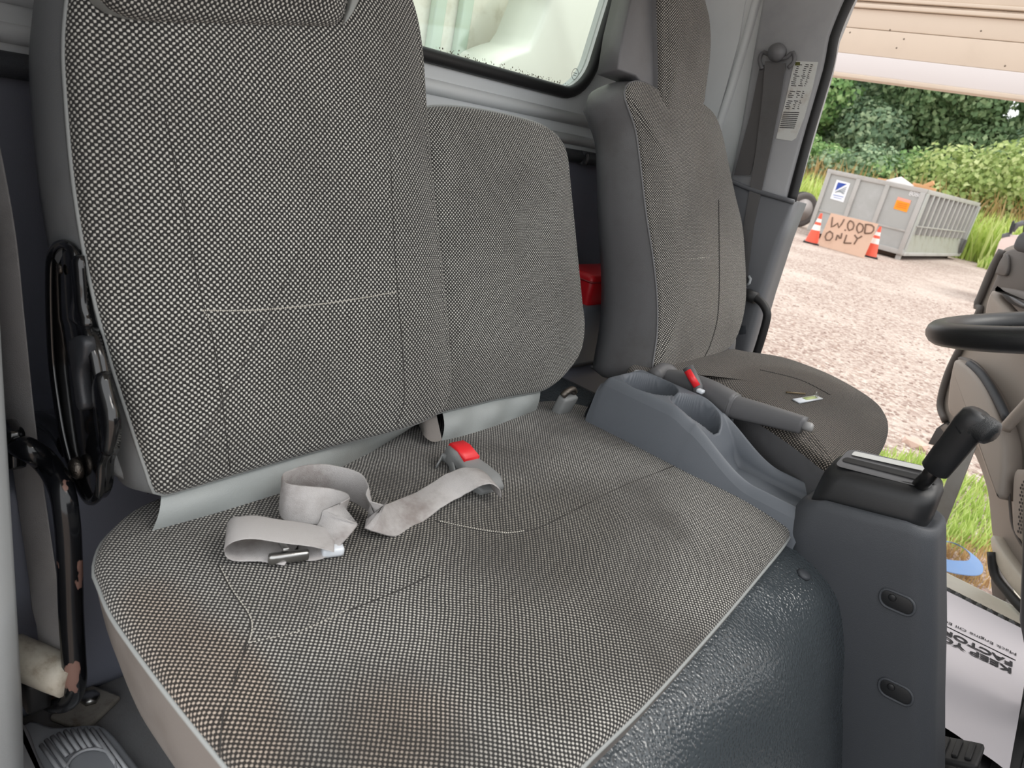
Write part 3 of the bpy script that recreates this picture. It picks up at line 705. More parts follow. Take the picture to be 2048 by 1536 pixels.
# folded end loop at the left
wv = (hit(520, 1040, CB)-hit(520, 1100, CB)).normalized()
c3 = [(668, 1082, .014), (620, 1070, .022), (560, 1062, .032), (505, 1054, .038), (468, 1060, .034), (453, 1076, .020), (466, 1096, .007), (530, 1098, .005), (585, 1106, .007)]
pts = [hq_(a, b, h) for a, b, h in c3]
part('end_loop', ribbon(pts, [wv]*len(pts), BW, .0016, 60), web_m, belt)
tp = hp_(576, 1128, .010)
xd = (hit(610, 1122, CB)-hit(548, 1130, CB)).normalized(); yd = UPV.cross(xd).normalized()
R = Matrix((xd, yd, UPV)).transposed()
tg = part('tongue', box(tp, (.046, .010, .013), R, bev=.004), steel, belt, label='bright metal tongue plate')
part('tongue_bar', box(tp+yd*.014+UPV*.006-xd*.004, (.007, .034, .004), R @ Matrix.Rotation(-.35, 3, 'X'), bev=.001), steel, tg)
part('stopper', box(hp_(664, 1112, .008), (.026, .014, .012), R, bev=.004), clear_plas, belt)
# buckle poking out of the cushion
bk = thing('centre_belt_buckle', hit(925, 935, CB), 'belt buckle with red release button in a rubber sleeve on bench', 'belt buckle')
b1 = hp_(905, 925, .022); b2 = hp_(968, 972, .006)
d = (b2-b1).normalized(); e = UPV.cross(d).normalized(); nn = d.cross(e)
def hull(p, a, b, r): return [p+e*x+nn*y for x, y in rrect(-a, a, -b, b, r, 3)]
part('sleeve', rings_mesh([hull(b1-d*.002, .018, .010, .006), hull(b1, .021, .013, .007), hull(b1.lerp(b2, .25), .023, .016, .008), hull(b1.lerp(b2, .5), .020, .012, .008), hull(b1.lerp(b2, .7), .025, .011, .006), hull(b1.lerp(b2, 1.0), .030, .010, .006), hull(b1.lerp(b2, 1.25), .022, .006, .004)], cap0=True, cap1=True), sleeve_m, bk)
ru = nn if nn.z > 0 else -nn
part('red_button', rings_mesh([hull(b1-d*.004+ru*.003, .0135, .010, .003), hull(b1-d*.002+ru*.004, .0150, .012, .003), hull(b1+d*.014+ru*.006, .0150, .014, .003), hull(b1+d*.040+ru*.004, .0150, .014, .003)], cap0=True, cap1=True), red_m, bk)
part('sleeve_fold', ribbon([hp_(872, 938, .004), hp_(882, 930, .012), hp_(896, 938, .014), hp_(905, 950, .004)], [UPV+d*.3]*4, .018, .003, 14), sleeve_m, bk)

# ================================================================== passenger grab rail, belt, sill
gr_t = thing('grab_rail', (.245, .80, 0), 'chipped black bent grab rail beside the bench, near passenger pillar', 'grab handle')
HX = .240
hpx = ((22, 890), (55, 898), (92, 925), (122, 975), (134, 1040), (139, 1120), (142, 1220), (147, 1310), (149, 1365), (138, 1398), (112, 1405), (84, 1388), (62, 1368))
part('bent_tube', tube([XP(a, b, HX-(.02 if i < 2 else 0)-(.02 if i > 11 else 0)) for i, (a, b) in enumerate(hpx)], .0135, n=14, res=90), chip_m, gr_t)
part('upper_flange', box(XP(24, 888, .215), (.02, .04, .05), bev=.006), black_gloss, gr_t)
part('foot_bracket', box(XP(66, 1372, .215), (.03, .05, .05), bev=.008), rubber, gr_t)
anchor = ZP(178, 1416, .012)
part('foot_plate', box(ZP(172, 1416, .008), (.07, .06, .01), Matrix.Rotation(.5, 3, 'Z'), bev=.004), plain('scuffed_alloy', S(170, 164, 154), .5, metal=.3, dirt=S(90, 74, 58), dirt_amt=.9, dirt_scale=24), gr_t)
part('foot_bolt', lathe([(.013, 0), (.013, .008), (.004, .010)], ZP(180, 1400, .012), (0, 0, 1), 6), steel, gr_t)
pbt = thing('passenger_shoulder_belt', (.22, .88, .05), 'dark grey belt webbing hanging along the passenger pillar', 'seat belt')
def bx_(px, py, x): return XP(px, py, x)
cl = [(-40, 260), (0, 470), (20, 647), (45, 873), (84, 1147), (100, 1240), (108, 1325)]
xs = [.235, .235, .235, .235, .235, .232, .230]
P = [XP(a, b, x) for (a, b), x in zip(cl, xs)]
part('webbing', ribbon(P, [V((.45, -.9, 0))]*len(P), .044, .0016, 50), plain('pale_grey_webbing', S(150, 147, 146), .65, grain=900, grain_s=.4, dirt=S(112, 108, 106), dirt_amt=.5), pbt)
rp = XP(112, 1345, .225)
part('retractor_cover', tube([rp+V((-.035, .05, .012)), rp+V((.0, .0, 0)), rp+V((.012, -.015, -.004))], .024, n=14), plain('dirty_ivory', S(196, 190, 176), .5, dirt=S(110, 88, 62), dirt_amt=.9, dirt_scale=20), pbt)
# sill tread plate with ribs
sp = thing('sill_tread_plate', (.25, .7, 0), 'moulded grey sill tread plate with raised ribs at lower left', 'tread plate')
def sz(px, py, z=.03): return ZP(px, py, z)
po = catmull([sz(*p) for p in ((60, 1440), (110, 1452), (190, 1447), (222, 1462), (262, 1510), (330, 1600), (420, 1720), (250, 1780), (120, 1700), (60, 1590), (30, 1480))], 70)
part('plate', prism(po, (0, 0, 1), .03, bev=.006), plas_dark if False else plain('sill_grey', S(158, 161, 166), .42, grain=900, grain_s=.15), sp)
ribm = plain('sill_rib', S(176, 178, 182), .38)
for (x0, y0, x1, y1) in ((82, 1490, 118, 1540), (92, 1480, 140, 1545), (104, 1473, 134, 1512), (117, 1467, 145, 1505), (130, 1462, 158, 1501), (144, 1459, 171, 1498), (158, 1457, 182, 1496), (171, 1457, 203, 1500), (183, 1457, 240, 1540), (196, 1460, 262, 1550)):
    part('rib', tube([sz(x0, y0, .033), sz((x0+x1)/2, (y0+y1)/2, .034), sz(x1, y1, .033)], .0028, n=8), ribm, sp)
oc = sz(182, 1540, .034)
part('oval_emblem', tube([oc+V((.028*cos(a), .036*sin(a), 0)) for a in [i*pi/12 for i in range(24)]], .0022, n=6, closed=True), ribm, sp)
ol = catmull([ZP(*p, .05) for p in ((28, 1430), (55, 1448), (75, 1500), (105, 1560), (140, 1640), (90, 1640), (40, 1540), (20, 1470))], 40)
part('outer_lip', prism(ol, (0, 0, 1), .05, bev=.01), trim_mid, sp)
dsl = catmull([ZP(*p, .02) for p in ((-60, 1330), (8, 1360), (20, 1440), (45, 1540), (90, 1660), (-20, 1700), (-80, 1500))], 40)
df = thing('trim_3', (.1, .6, 0), 'white painted door sill at lower left', kind='structure')
part('painted_sill', prism(dsl, (0, 0, 1), .12, bev=.008), white_m, df)

# ================================================================== driver belt, label, handle on the right pillar
dx = SX-.045
dbt = thing('driver_shoulder_belt', XP(1490, 560, dx), 'grey shoulder belt with ball-topped anchor on driver pillar', 'seat belt')
L1 = [(1530, 122), (1524, 200), (1512, 300), (1496, 400), (1482, 480), (1470, 570)]; R1 = [(1572, 126), (1560, 200), (1543, 290), (1522, 385), (1508, 450), (1493, 570)]
rg = []
for (a, b), (c, d_) in zip(L1, R1):
    p, q = XP(a, b, dx-.008), XP(c, d_, dx-.008); rg.append([p, q, q+V((.002, 0, 0)), p+V((.002, 0, 0))])
part('webbing', rings_mesh(rg, cap0=True, cap1=True), web_dark, dbt, auto=40)
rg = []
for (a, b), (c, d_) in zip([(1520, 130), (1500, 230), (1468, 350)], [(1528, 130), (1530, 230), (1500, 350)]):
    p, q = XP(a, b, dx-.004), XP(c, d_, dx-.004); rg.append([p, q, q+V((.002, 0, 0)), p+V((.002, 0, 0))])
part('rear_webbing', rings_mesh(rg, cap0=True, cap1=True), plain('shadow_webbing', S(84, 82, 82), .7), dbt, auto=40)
rc = XP(1556, 106, dx-.008)
part('anchor_knob', lathe([(.021, -.002), (.022, .010), (.019, .020), (.012, .027), (.002, .030)], rc, (-1, 0, 0), 20), plas_grey, dbt)
lp_ = [XP(*p, dx-.008) for p in ((1524, 138), (1519, 120), (1526, 105), (1545, 112), (1570, 116), (1585, 105), (1588, 122), (1576, 136))]
part('anchor_loop', tube(lp_, .0052, n=8, res=30), plas_grey, dbt)
lab = thing('load_label', XP(1590, 200, dx), 'worn white data label stuck to the driver pillar', 'label')
LQ = [(1589, 122), (1636, 124), (1625, 175), (1608, 235), (1592, 276), (1583, 282), (1552, 277), (1570, 205)]
part('sheet', prism([XP(*p, SX-.0365) for p in LQ], (-1, 0, 0), .0012), plain('label_white', S(214, 216, 212), .5, dirt=S(170, 150, 130), dirt_amt=.5, dirt_scale=30), lab, smooth=False)
lb = []; rl = random.Random(5)
for k in range(34):
    t = k/34; y = 128+t*130
    if k in (12, 13, 18, 24): continue
    xl = 1591-t*33; w_ = 42-t*9
    sgs = [(0, 1)] if k > 24 else [(rl.uniform(0, .1), rl.uniform(.2, .4)), (rl.uniform(.45, .55), rl.uniform(.6, .72)), (.8, rl.uniform(.86, .95))]
    for a, b in sgs:
        q = [XP(xl+w_*a*.9, y, SX-.0368), XP(xl+w_*b*.9, y+1, SX-.0368), XP(xl+w_*b*.9, y+2.6, SX-.0368), XP(xl+w_*a*.9, y+1.8, SX-.0368)]
        lb.append((q, [(0, 1, 2, 3)]))
part('print_lines', join(*lb), ink, lab, smooth=False)
part('corner_mark', prism([XP(*p, SX-.037) for p in ((1591, 124), (1600, 124), (1600, 131), (1590, 131))], (-1, 0, 0), .0004), plain('olive_mark', S(92, 92, 40), .6), lab, smooth=False)
dh_ = thing('driver_grab_handle', XP(1500, 610, SX-.06), 'slim black bent grab handle on the driver side pillar base', 'grab handle')
part('bent_tube', tube([XP(*p, SX-.07) for p in ((1484, 596), (1505, 594), (1522, 604), (1533, 622), (1533, 640), (1522, 680), (1510, 716), (1500, 745))], .0105, n=12, res=50), rubber, dh_)
part('rubber_boot', tube([XP(1478, 590, SX-.06), XP(1496, 590, SX-.068), XP(1512, 597, SX-.07)], .0165, n=10), rubber, dh_)
part('hook', tube([XP(*p, SX-.055) for p in ((1497, 552), (1501, 558), (1499, 566), (1494, 570))], .004, n=8), trim_light, dh_)
# red case in a tray behind the seats
tr_ = thing('rear_tray', (1.55, 1.02, .38), 'blue-grey plastic bin behind the seats holding a red case', 'bin')
part('bin', box((1.55, 1.0, .465), (.32, .16, .155), bev=.012), plas, tr_)
part('bin_foot', box((1.55, 1.0, .384), (.30, .14, .012), bev=.002), plas_dark, tr_)
rcs = thing('red_case', (1.55, .99, .54), 'red plastic case sitting in the bin behind the seats', 'case')
part('body', box((1.55, .99, .575), (.26, .11, .085), bev=.014), red_case_m, rcs)
part('lid_line', box((1.55, .99, .60), (.264, .114, .004)), plain('dark_red', S(140, 18, 26), .4), rcs)

# ================================================================== steering wheel
sw = thing('steering_wheel', (1.60, .02, .70), 'black steering wheel at the right edge above the driver seat front', 'steering wheel')
WC = V((1.66, .045, .775)); WA = V((0.0, .36, 1)).normalized(); a1 = V((1, 0, 0)); a2 = WA.cross(a1).normalized(); WR = .21
part('rim', tube([WC+(a1*cos(t)+a2*sin(t))*WR for t in [i*2*pi/64 for i in range(64)]], .0235, n=14, closed=True), plain('wheel_black', S(30, 31, 33), .38, grain=900, grain_s=.15), sw)
for ang in (150, 30, 270):
    t = radians(ang); d = a1*cos(t)+a2*sin(t)
    part('spoke', prism([WC+d*.05-WA*.03+d.cross(WA)*.028, WC+d*(WR-.004)+d.cross(WA)*.018, WC+d*(WR-.004)-d.cross(WA)*.018, WC+d*.05-WA*.03-d.cross(WA)*.028], WA, .012, bev=.003), plas_black, sw)
part('hub', lathe([(.062, -.05), (.065, -.03), (.06, -.015), (.03, -.008), (.002, -.006)], WC, WA, 24), plas_black, sw)
part('column', tube([WC-WA*.045, WC-WA*.16, WC-WA*.42, WC-WA*.80], [.05, .062, .06, .04], n=16, res=8), plain('column_black', S(44, 42, 44), .5), sw)

# ================================================================== sheet of paper in the foot well
pp = thing('paper_sheet', (1.75, -.1, .02), 'white printed paper sheet lying upside down on the foot well mat', 'paper')
pz = .030
pq = [(1838, 1152), (1900, 1184), (1980, 1224), (2062, 1268), (2052, 1340), (2038, 1430), (2016, 1540), (1985, 1520), (1940, 1484), (1900, 1450), (1858, 1416), (1800, 1380), (1790, 1270)]
A = [ZP(1830, 1150, pz), ZP(2066, 1268, pz), ZP(2018, 1545, pz), ZP(1770, 1370, pz)]
def pf(u, v):
    p = (A[0].lerp(A[1], u)).lerp(A[3].lerp(A[2], u), v); return p+V((0, 0, .0012*sin(u*7+v*3)*v+.0016*noise.noise(V((u*5, v*5, 1)))))
part('sheet', grid(pf, 24, 24), paper_m, pp)
def line(s, p0, p1, size_px, mat=ink, bold=0, dz=.0022, nm='lettering', xs=1.0):
    a, b = ZP(*p0, pz+dz), ZP(*p1, pz+dz); xd = (b-a).normalized(); yd = V((0, 0, 1)).cross(xd)
    return text_mesh(s, size_px, mat, a, xd, yd, pp, nm, bold=bold, xs=xs, depth=.0002)
line('KEEP YOUR', (2024.8, 1338), (1945.1, 1299.3), .0315, bold=.0009, xs=1.22)
line('FACTORY', (2027, 1325), (1901, 1264), .0305, bold=.0009, xs=1.22)
line('Mack Engine Oil EO-O', (2034, 1307), (1871, 1231), .0165, xs=1.18)
a, b = ZP(2031, 1320.7, pz+.001), ZP(1850, 1232, pz+.001); part('ruled_line', tube([a, b], .0014, n=6), ink, pp)
# brake pedal pad beside the pod
pd = thing('foot_pedal', (1.36, -.11, 0), 'black ribbed foot pedal at the base of the selector pod', 'pedal')
pc = ZP(1890, 1500, .05)
Rp_ = Matrix.Rotation(-.5, 3, 'X')
part('pad', box(pc, (.075, .11, .012), Rp_, bev=.005), rubber, pd)
for k in range(5):
    part('pad_rib', box(pc+Rp_ @ V((.0, -.040+k*.020, .008)), (.055, .010, .006), Rp_, bev=.002), floor_black, pd)
part('arm', tube([pc-V((0, 0, .005)), V((pc.x, pc.y+.02, .004))], .012, n=8), rubber, pd)
# ================================================================== open driver door
dn = V((-.669, .743, 0)).normalized(); D00 = V((1.97, -.35, 0))
def dp(px, py, lift=0.0): return onp(px, py, D00+dn*lift, dn)
door = thing('door_1', dp(1990, 1100), 'open driver door with taupe inner panel', kind='structure')
pan = catmull([dp(*p, -.02) for p in ((2012, 494), (1998, 512), (1972, 575), (1945, 640), (1912, 712), (1890, 765), (1884, 805), (1890, 838), (1912, 862), (1938, 892), (1958, 932), (1974, 985), (1980, 1040), (1986, 1082), (2010, 1130), (2060, 1190), (2180, 1290), (2330, 1200), (2300, 700), (2220, 480), (2100, 470))], 120)
part('shell', prism(pan, dn, .07, bev=.006), taupe, door)
low = catmull([dp(*p, .012) for p in ((1984, 1070), (1980, 1090), (2000, 1145), (2048, 1205), (2110, 1262), (2200, 1330), (2240, 1290), (2120, 1210), (2050, 1160), (2008, 1108))], 60)
part('lower_paint', prism(low, dn, .05, bev=.006), cream, door)
part('lower_seal', tube([dp(*p, .012) for p in ((1984, 1105), (1990, 1150), (2020, 1190), (2060, 1232), (2120, 1288), (2200, 1350))], .013, n=10, res=30), rubber, door)
edge_ = [dp(*p, -.01) for p in ((2004, 500), (1985, 535), (1962, 590), (1953, 612), (1960, 618), (1940, 660), (1905, 725), (1888, 770), (1880, 812), (1890, 842))]
part('door_edge', tube(edge_, .011, n=8, res=40), taupe_dark, door)
# upper trim, arm rest, switch bezel
up = catmull([dp(*p, .02) for p in ((2012, 500), (2000, 530), (1988, 560), (1975, 592), (1985, 600), (2040, 600), (2100, 620), (2180, 600), (2200, 520), (2100, 490))], 60)
part('upper_trim', prism(up, dn, .04, bev=.01), taupe_dark, door)
part('trim_inlay', prism(catmull([dp(*p, .03) for p in ((2012, 508), (2016, 530), (2010, 550), (1994, 548), (1990, 545), (2000, 520))], 24), dn, .012, bev=.003), taupe_dark, door)
part('sash_rest', prism(catmull([dp(*p, .06) for p in ((2024, 498), (2030, 475), (2044, 462), (2080, 455), (2120, 470), (2100, 505), (2050, 504))], 40), dn, .05, bev=.012), plas_dark, door)
arm = catmull([dp(*p, .10) for p in ((1984, 576), (2000, 588), (2020, 612), (2048, 640), (2120, 700), (2160, 660), (2060, 590), (2005, 574))], 50)
part('arm_rest', prism(arm, dn, .11, bev=.014), taupe_dark, door)
part('arm_rest_side', prism(catmull([dp(*p, .085) for p in ((1982, 580), (2000, 598), (2024, 622), (2060, 652), (2110, 700), (2080, 740), (2010, 680), (1975, 650), (1968, 620))], 50), dn, .08, bev=.012), taupe, door)
part('switch_bezel', prism(catmull([dp(*p, .104) for p in ((2004, 590), (2010, 588), (2048, 606), (2060, 618), (2042, 616), (2016, 604))], 30), dn, .01, bev=.002), rubber, door)
part('switch', prism(catmull([dp(*p, .112) for p in ((2016, 592), (2026, 596), (2048, 610), (2044, 613), (2028, 604))], 24), dn, .01, bev=.002), plas_grey, door)
# map pocket
pk = catmull([dp(*p, .05) for p in ((1906, 722), (1915, 720), (1940, 740), (1965, 775), (1985, 820), (1998, 860), (2005, 900), (2003, 960), (1995, 1000), (1975, 960), (1950, 890), (1910, 840), (1894, 820), (1896, 770))], 70)
part('map_pocket', prism(pk, dn, .06, bev=.012), taupe, door)
part('pocket_opening', prism(catmull([dp(*p, .016) for p in ((1915, 716), (1934, 716), (1960, 735), (1990, 780), (2014, 830), (2020, 846), (2008, 850), (1990, 822), (1965, 778), (1938, 742))], 50), dn, .012), taupe_dark, door)
part('pocket_roll', tube([dp(*p, .03) for p in ((1938, 728), (1965, 752), (1992, 795), (2014, 838))], .012, n=10, res=20), plas_dark, door)
part('pull_bar', tube([dp(*p, .06) for p in ((2010, 858), (2018, 848), (2048, 815), (2110, 750))], .016, n=10, res=16), taupe, door)
part('ridge', tube([dp(*p, .02) for p in ((2014, 862), (2016, 930), (2020, 1010), (2028, 1060), (2060, 1110), (2120, 1160))], .004, n=8, res=20), taupe_dark, door)
# speaker grille with slots
sg = catmull([dp(*p, .035) for p in ((2028, 945), (2045, 938), (2120, 940), (2120, 1110), (2050, 1085), (2026, 1060), (2024, 1000))], 50)
spk = part('speaker_grille', prism(sg, dn, .03, bev=.006), taupe, door)
gv_ = []
dh1 = (dp(2062, 968, .0365)-dp(2042, 962, .0365)).normalized(); dz1 = (dp(2042, 962, .0365)-dp(2036, 1062, .0365)).normalized(); g0 = dp(2042, 962, .0365)
for i in range(14):
    for j in range(17):
        if (i == 0 and j < 1) or (i < 2 and j > 14): continue
        c = g0+dh1*(.0095*i+.0045*(j % 2))-dz1*(.0098*j)
        gv_.append(([c+dh1*(.0032*cos(a))+dz1*(.0040*sin(a)) for a in [q*pi/3 for q in range(6)]], [tuple(range(6))]))
tag(part('grille_slots', join(*gv_), rubber, spk, smooth=False), kind='stuff')
# latch and check strap
part('latch', prism([dp(*p, -.01) for p in ((1856, 888), (1872, 856), (1892, 842), (1916, 862), (1908, 894))], dn, .05, bev=.004), rubber, door)
part('latch_plate', prism([dp(*p, -.005) for p in ((1880, 856), (1892, 846), (1925, 880), (1935, 900), (1916, 902))], dn, .03, bev=.003), steel_dark, door)
part('under_panel', prism([dp(*p, -.05) for p in ((1984, 1120), (2002, 1160), (2012, 1190), (2004, 1232), (1986, 1215), (1980, 1160))], dn, .03, bev=.004), taupe_dark, door)
part('inner_wheel_arch', prism([dp(*p, -.12) for p in ((1990, 1150), (2060, 1230), (2200, 1360), (2120, 1420), (1988, 1240))], dn, .03), cream, door)
bar = thing('step_strut', V((2.30, .2, GZ)), 'grey flat metal strut standing outside the open driver door', 'strut')
u0 = XP(1924, 922, 2.3); u1 = XP(1864, 1078, 2.3); u1e = u0+(u1-u0)*1.6
dd = (u1-u0).normalized(); ss = dd.cross(V((1, 0, 0))).normalized()
u0 = u0-dd*.05
part('flat_bar', prism([u0-ss*.019, u0+ss*.019, u1e+ss*.019, u1e-ss*.019], (-1, 0, 0), .012, bev=.002), plain('galvanised', S(150, 146, 140), .5, dirt=S(120, 112, 100), dirt_amt=.5, dirt_scale=12), bar)
part('foot', tube([u1e, V((u1e.x, u1e.y, GZ))], .012, n=8), steel_dark, bar)

# ================================================================== own cargo box seen through the rear window
cb = thing('cargo_box', (1.05, 2.0, GZ), 'white cargo box behind the cab, seen through the rear window', 'cargo box')
boxm = plain('box_white', S(238, 236, 226), .55, grain=60, grain_s=.15, dirt=S(196, 190, 172), dirt_amt=.6, dirt_scale=14)
part('front_wall', box((1.05, 2.12, 1.25), (2.5, .06, 2.2)), boxm, cb, smooth=False)
part('underframe', box((1.05, 2.12, -.28), (.7, .06, .86)), plas_black, cb, smooth=False)
for x in (YP(885, 0, 2.06).x, YP(930, 60, 2.06).x, YP(885, 0, 2.06).x-.3):
    part('rib', box((x, 2.075, 1.25), (.05, .03, 2.2), bev=.006), plain('rib_green_white', S(198, 214, 200), .5), cb)
for p in ((1052, 26), (1046, 73), (1037, 120)):
    part('rivet', lathe([(.009, 0), (.008, .004), (.001, .006)], YP(*p, 2.09), (0, -1, 0), 10), plain('rivet_grey', S(150, 148, 138), .4), cb)
sn = thing('air_duct', YP(1100, 100, 1.8), 'smooth white air duct outside the rear window', 'duct')
so_ = catmull([YP(*p, 1.80) for p in ((975, 150), (1000, 118), (1040, 100), (1062, 92), (1076, 62), (1098, 10), (1125, -60), (1340, -60), (1300, 60), (1240, 220), (1090, 190), (1000, 168))], 60)
part('duct_body', prism(so_, (0, -1, 0), .19, bev=.02), plain('duct_white', S(240, 240, 232), .4), sn)
# ================================================================== outside: canopy, ground, dumpster
can = thing('canopy', (4.6, 1.0, GZ), 'beige panelled canopy edge with white lower rail above the doorway view', 'canopy')
CX = 4.5
def cz(px, py): return XP(px, py, CX).z
zz = [cz(1660, 140), cz(1660, 136), cz(1660, 104), cz(1660, 66), cz(1695, 30), cz(1700, 17)]
beige = plain('beige_panel', S(206, 188, 170), .5, dirt=S(186, 168, 150), dirt_amt=.3, dirt_scale=3)
railw = plain('rail_white', S(212, 204, 202), .45)
y0c, y1c = -6.0, 7.0
def strip(za, zb, x, d, mat, nm): return part(nm, box((x+d/2, (y0c+y1c)/2, (za+zb)/2), (d, y1c-y0c, zb-za), bev=.004), mat, can)
strip(1.492, 1.515, CX-.01, .08, beige, 'bottom_lip')
strip(1.515, 1.617, CX, .06, railw, 'lower_rail')
strip(1.619, 1.75, CX+.012, .05, beige, 'panel'); strip(1.752, 1.85, CX+.012, .05, beige, 'panel')
strip(1.852, 1.874, CX-.005, .06, beige, 'moulding'); strip(1.876, 1.886, CX+.015, .05, beige, 'panel'); strip(1.888, 1.906, CX-.005, .06, beige, 'moulding')
strip(1.908, 2.10, CX+.012, .05, beige, 'panel'); strip(2.102, 2.9, CX+.012, .05, beige, 'panel')
for y in (y0c+.2, y1c-.2):
    part('post', box((CX+.12, y, (GZ+1.52)/2), (.12, .12, 1.52-GZ), bev=.01), railw, can)
for p in ((1798, 13), (1780, 60), (1808, 78), (1793, 96), (1962, 62), (2010, 132), (1700, 65)):
    part('dirt_speck', lathe([(.005, 0), (.004, .002), (.001, .003)], XP(*p, CX+.0125), (-1, 0, 0), 8), plain('speck', S(110, 96, 84), .8), can)

def gravel_mat():
    nb = NB('pale_gravel'); tc = nb.n('TexCoord').outputs['Object']
    v = nb.n('TexVoronoi'); v.inputs['Scale'].default_value = 26; nb.l(tc, v.inputs['Vector'])
    n1 = nb.n('TexNoise'); n1.inputs['Scale'].default_value = .55; n1.inputs['Detail'].default_value = 5; nb.l(tc, n1.inputs['Vector'])
    n2 = nb.n('TexNoise'); n2.inputs['Scale'].default_value = 60; n2.inputs['Detail'].default_value = 3; nb.l(tc, n2.inputs['Vector'])
    sp_ = nb.n('SeparateColor'); nb.l(v.outputs['Color'], sp_.inputs[0])
    c = nb.mix(sp_.outputs[0], S(152, 131, 121), S(204, 190, 179))
    c = nb.mix(nb.math('MULTIPLY', nb.ramp(n2.outputs[0], .5, .7), .5), c, S(128, 108, 98))
    c = nb.mix(nb.math('MULTIPLY', nb.ramp(n1.outputs[0], .45, .7), .55), c, S(212, 198, 187))
    nb.l(c, nb.b.inputs['Base Color']); nb.b.inputs['Roughness'].default_value = .95; nb.b.inputs['Specular IOR Level'].default_value = .1
    nb.bump(v.outputs['Distance'], .8, .03); return nb.m
gm = gravel_mat()
gnd = part('ground', grid(lambda u, v: (-30+130*u, -60+120*v, GZ+(0 if u < .3 else .0)), 20, 20), gm, label='pale gravel yard', kind='structure', loc=(0, 0, GZ))
# loose stones
rs = random.Random(11); st_ = []
ico = bmesh.new(); bmesh.ops.create_icosphere(ico, subdivisions=1, radius=1); ico.verts.index_update(); IV = [v.co.copy() for v in ico.verts]; IF = [tuple(v.index for v in f.verts) for f in ico.faces]; ico.free()
cols = [[], [], []]
for k in range(5200):
    px = rs.uniform(1480, 2040); py = rs.uniform(500, 1180)**1.0
    q = ZP(px, py, GZ)
    if q.x < 2.4 or q.x > 16: continue
    r = rs.uniform(.010, .024)*(1 if rs.random() > .02 else 1.6); rot = Matrix.Rotation(rs.uniform(0, 6), 3, 'Z'); sc = V((1, rs.uniform(.6, 1), rs.uniform(.4, .7)))
    cols[k % 3].append(([q+rot @ V((v.x*sc.x, v.y*sc.y, v.z*sc.z))*r for v in IV], IF))
for L_, c in zip(cols, (S(180, 160, 148), S(150, 129, 119), S(204, 191, 181))):
    tag(part('gravel_stones', join(*L_), plain('stone', c, .9), gnd, smooth=False), kind='stuff')
rk = ZP(1828, 892, GZ)
part('rock', ([rk+V((v.x*.075*(1+.2*sin(9*v.y)), v.y*.10, .02+v.z*.045)) for v in IV], IF), plain('rock_pink', S(206, 178, 164), .9), label='single larger pinkish rock lying on the gravel past the driver seat', cat='rock', smooth=False)

# dumpster
DC = V((22.0, 4.82, GZ)); ph = radians(-2.0); fx = V((cos(ph), sin(ph), 0)); fy = V((-sin(ph), cos(ph), 0))   # fx = long side, fy = across the front
DL, DW = 6.6, 2.75; zb = GZ+.16; zt = 1.14
dm_ = plain('dumpster_grey', S(164, 165, 162), .5, dirt=S(184, 185, 185), dirt_amt=.5, dirt_scale=1.6)
dm2 = plain('dumpster_rail', S(174, 172, 168), .5, dirt=S(140, 138, 132), dirt_amt=.5, dirt_scale=2)
dp_ = thing('dumpster', DC+fx*DL/2+fy*DW/2, 'grey steel roll-off dumpster with ribbed side standing in the yard', 'dumpster')
RD = Matrix((fx, fy, V((0, 0, 1)))).transposed()
def dpt(a, b, z): return DC+fx*a+fy*b+V((0, 0, z-GZ))
def dbox(a0, a1, b0, b1, z0, z1, bev=.0): return box(dpt((a0+a1)/2, (b0+b1)/2, (z0+z1)/2), (a1-a0, b1-b0, z1-z0), RD, bev=bev)
part('front_wall', dbox(0, .08, 0, DW, zb, zt), dm_, dp_, smooth=False)
part('rear_wall', dbox(DL-.08, DL, 0, DW, zb, zt), dm_, dp_, smooth=False)
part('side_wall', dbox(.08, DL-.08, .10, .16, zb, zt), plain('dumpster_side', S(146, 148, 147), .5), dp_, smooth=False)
part('side_wall', dbox(.08, DL-.08, DW-.08, DW, zb, zt), dm_, dp_, smooth=False)
part('bottom', dbox(.08, DL-.08, .1, DW-.08, zb, zb+.08), dm_, dp_, smooth=False)
for b in (0.0, DW-.10): part('top_rail', dbox(-.02, DL, b, b+.10, zt-.04, zt+.08, .01), dm2, dp_)
part('top_rail', dbox(-.04, .08, 0, DW, zt-.04, zt+.08, .01), dm2, dp_)
for b in (.02, .95, 1.75, DW-.14): part('front_post', dbox(-.06, .0, b, b+.12, zb, zt-.03, .01), dm2, dp_)
part('front_seam', dbox(-.03, 0, .1, DW-.1, GZ+.75, GZ+.80), dm2, dp_, smooth=False)
part('front_sill', dbox(-.05, .02, 0, DW, zb-.02, zb+.12, .01), dm2, dp_)
nr = 12
for k in range(nr):
    a = .25+k*(DL-.45)/(nr-1)
    part('side_rib', dbox(a, a+.11, .0, .11, zb+.55, zt-.03, .012), dm2, dp_)
part('corner_post', dbox(.0, .22, -.005, .12, zb, zt-.03, .01), dm_, dp_)
part('side_bar', dbox(.2, DL-.6, -.03, .0, zb+.78, zb+.81), dm2, dp_, smooth=False)
part('lower_panel', prism([dpt(.2, -.01, zb+.03), dpt(DL-.1, -.01, zb+.03), dpt(DL-.1, .09, zb+.56), dpt(.2, .09, zb+.56)], (-fy+V((0, 0, .2))), .04), plain('dumpster_low', S(158, 158, 150), .5, dirt=S(140, 134, 120), dirt_amt=.7, dirt_scale=3), dp_, smooth=False)
part('bottom_rail', dbox(.0, DL, -.04, .06, zb-.03, zb+.06, .01), dm2, dp_)
part('rear_post', dbox(DL-.16, DL, -.05, .10, zb, zt-.03, .01), dm_, dp_)
part('rear_hook', dbox(DL-.30, DL-.12, -.10, -.04, zb+.1, zb+.55, .01), plain('dark_hook', S(84, 82, 80), .6), dp_)
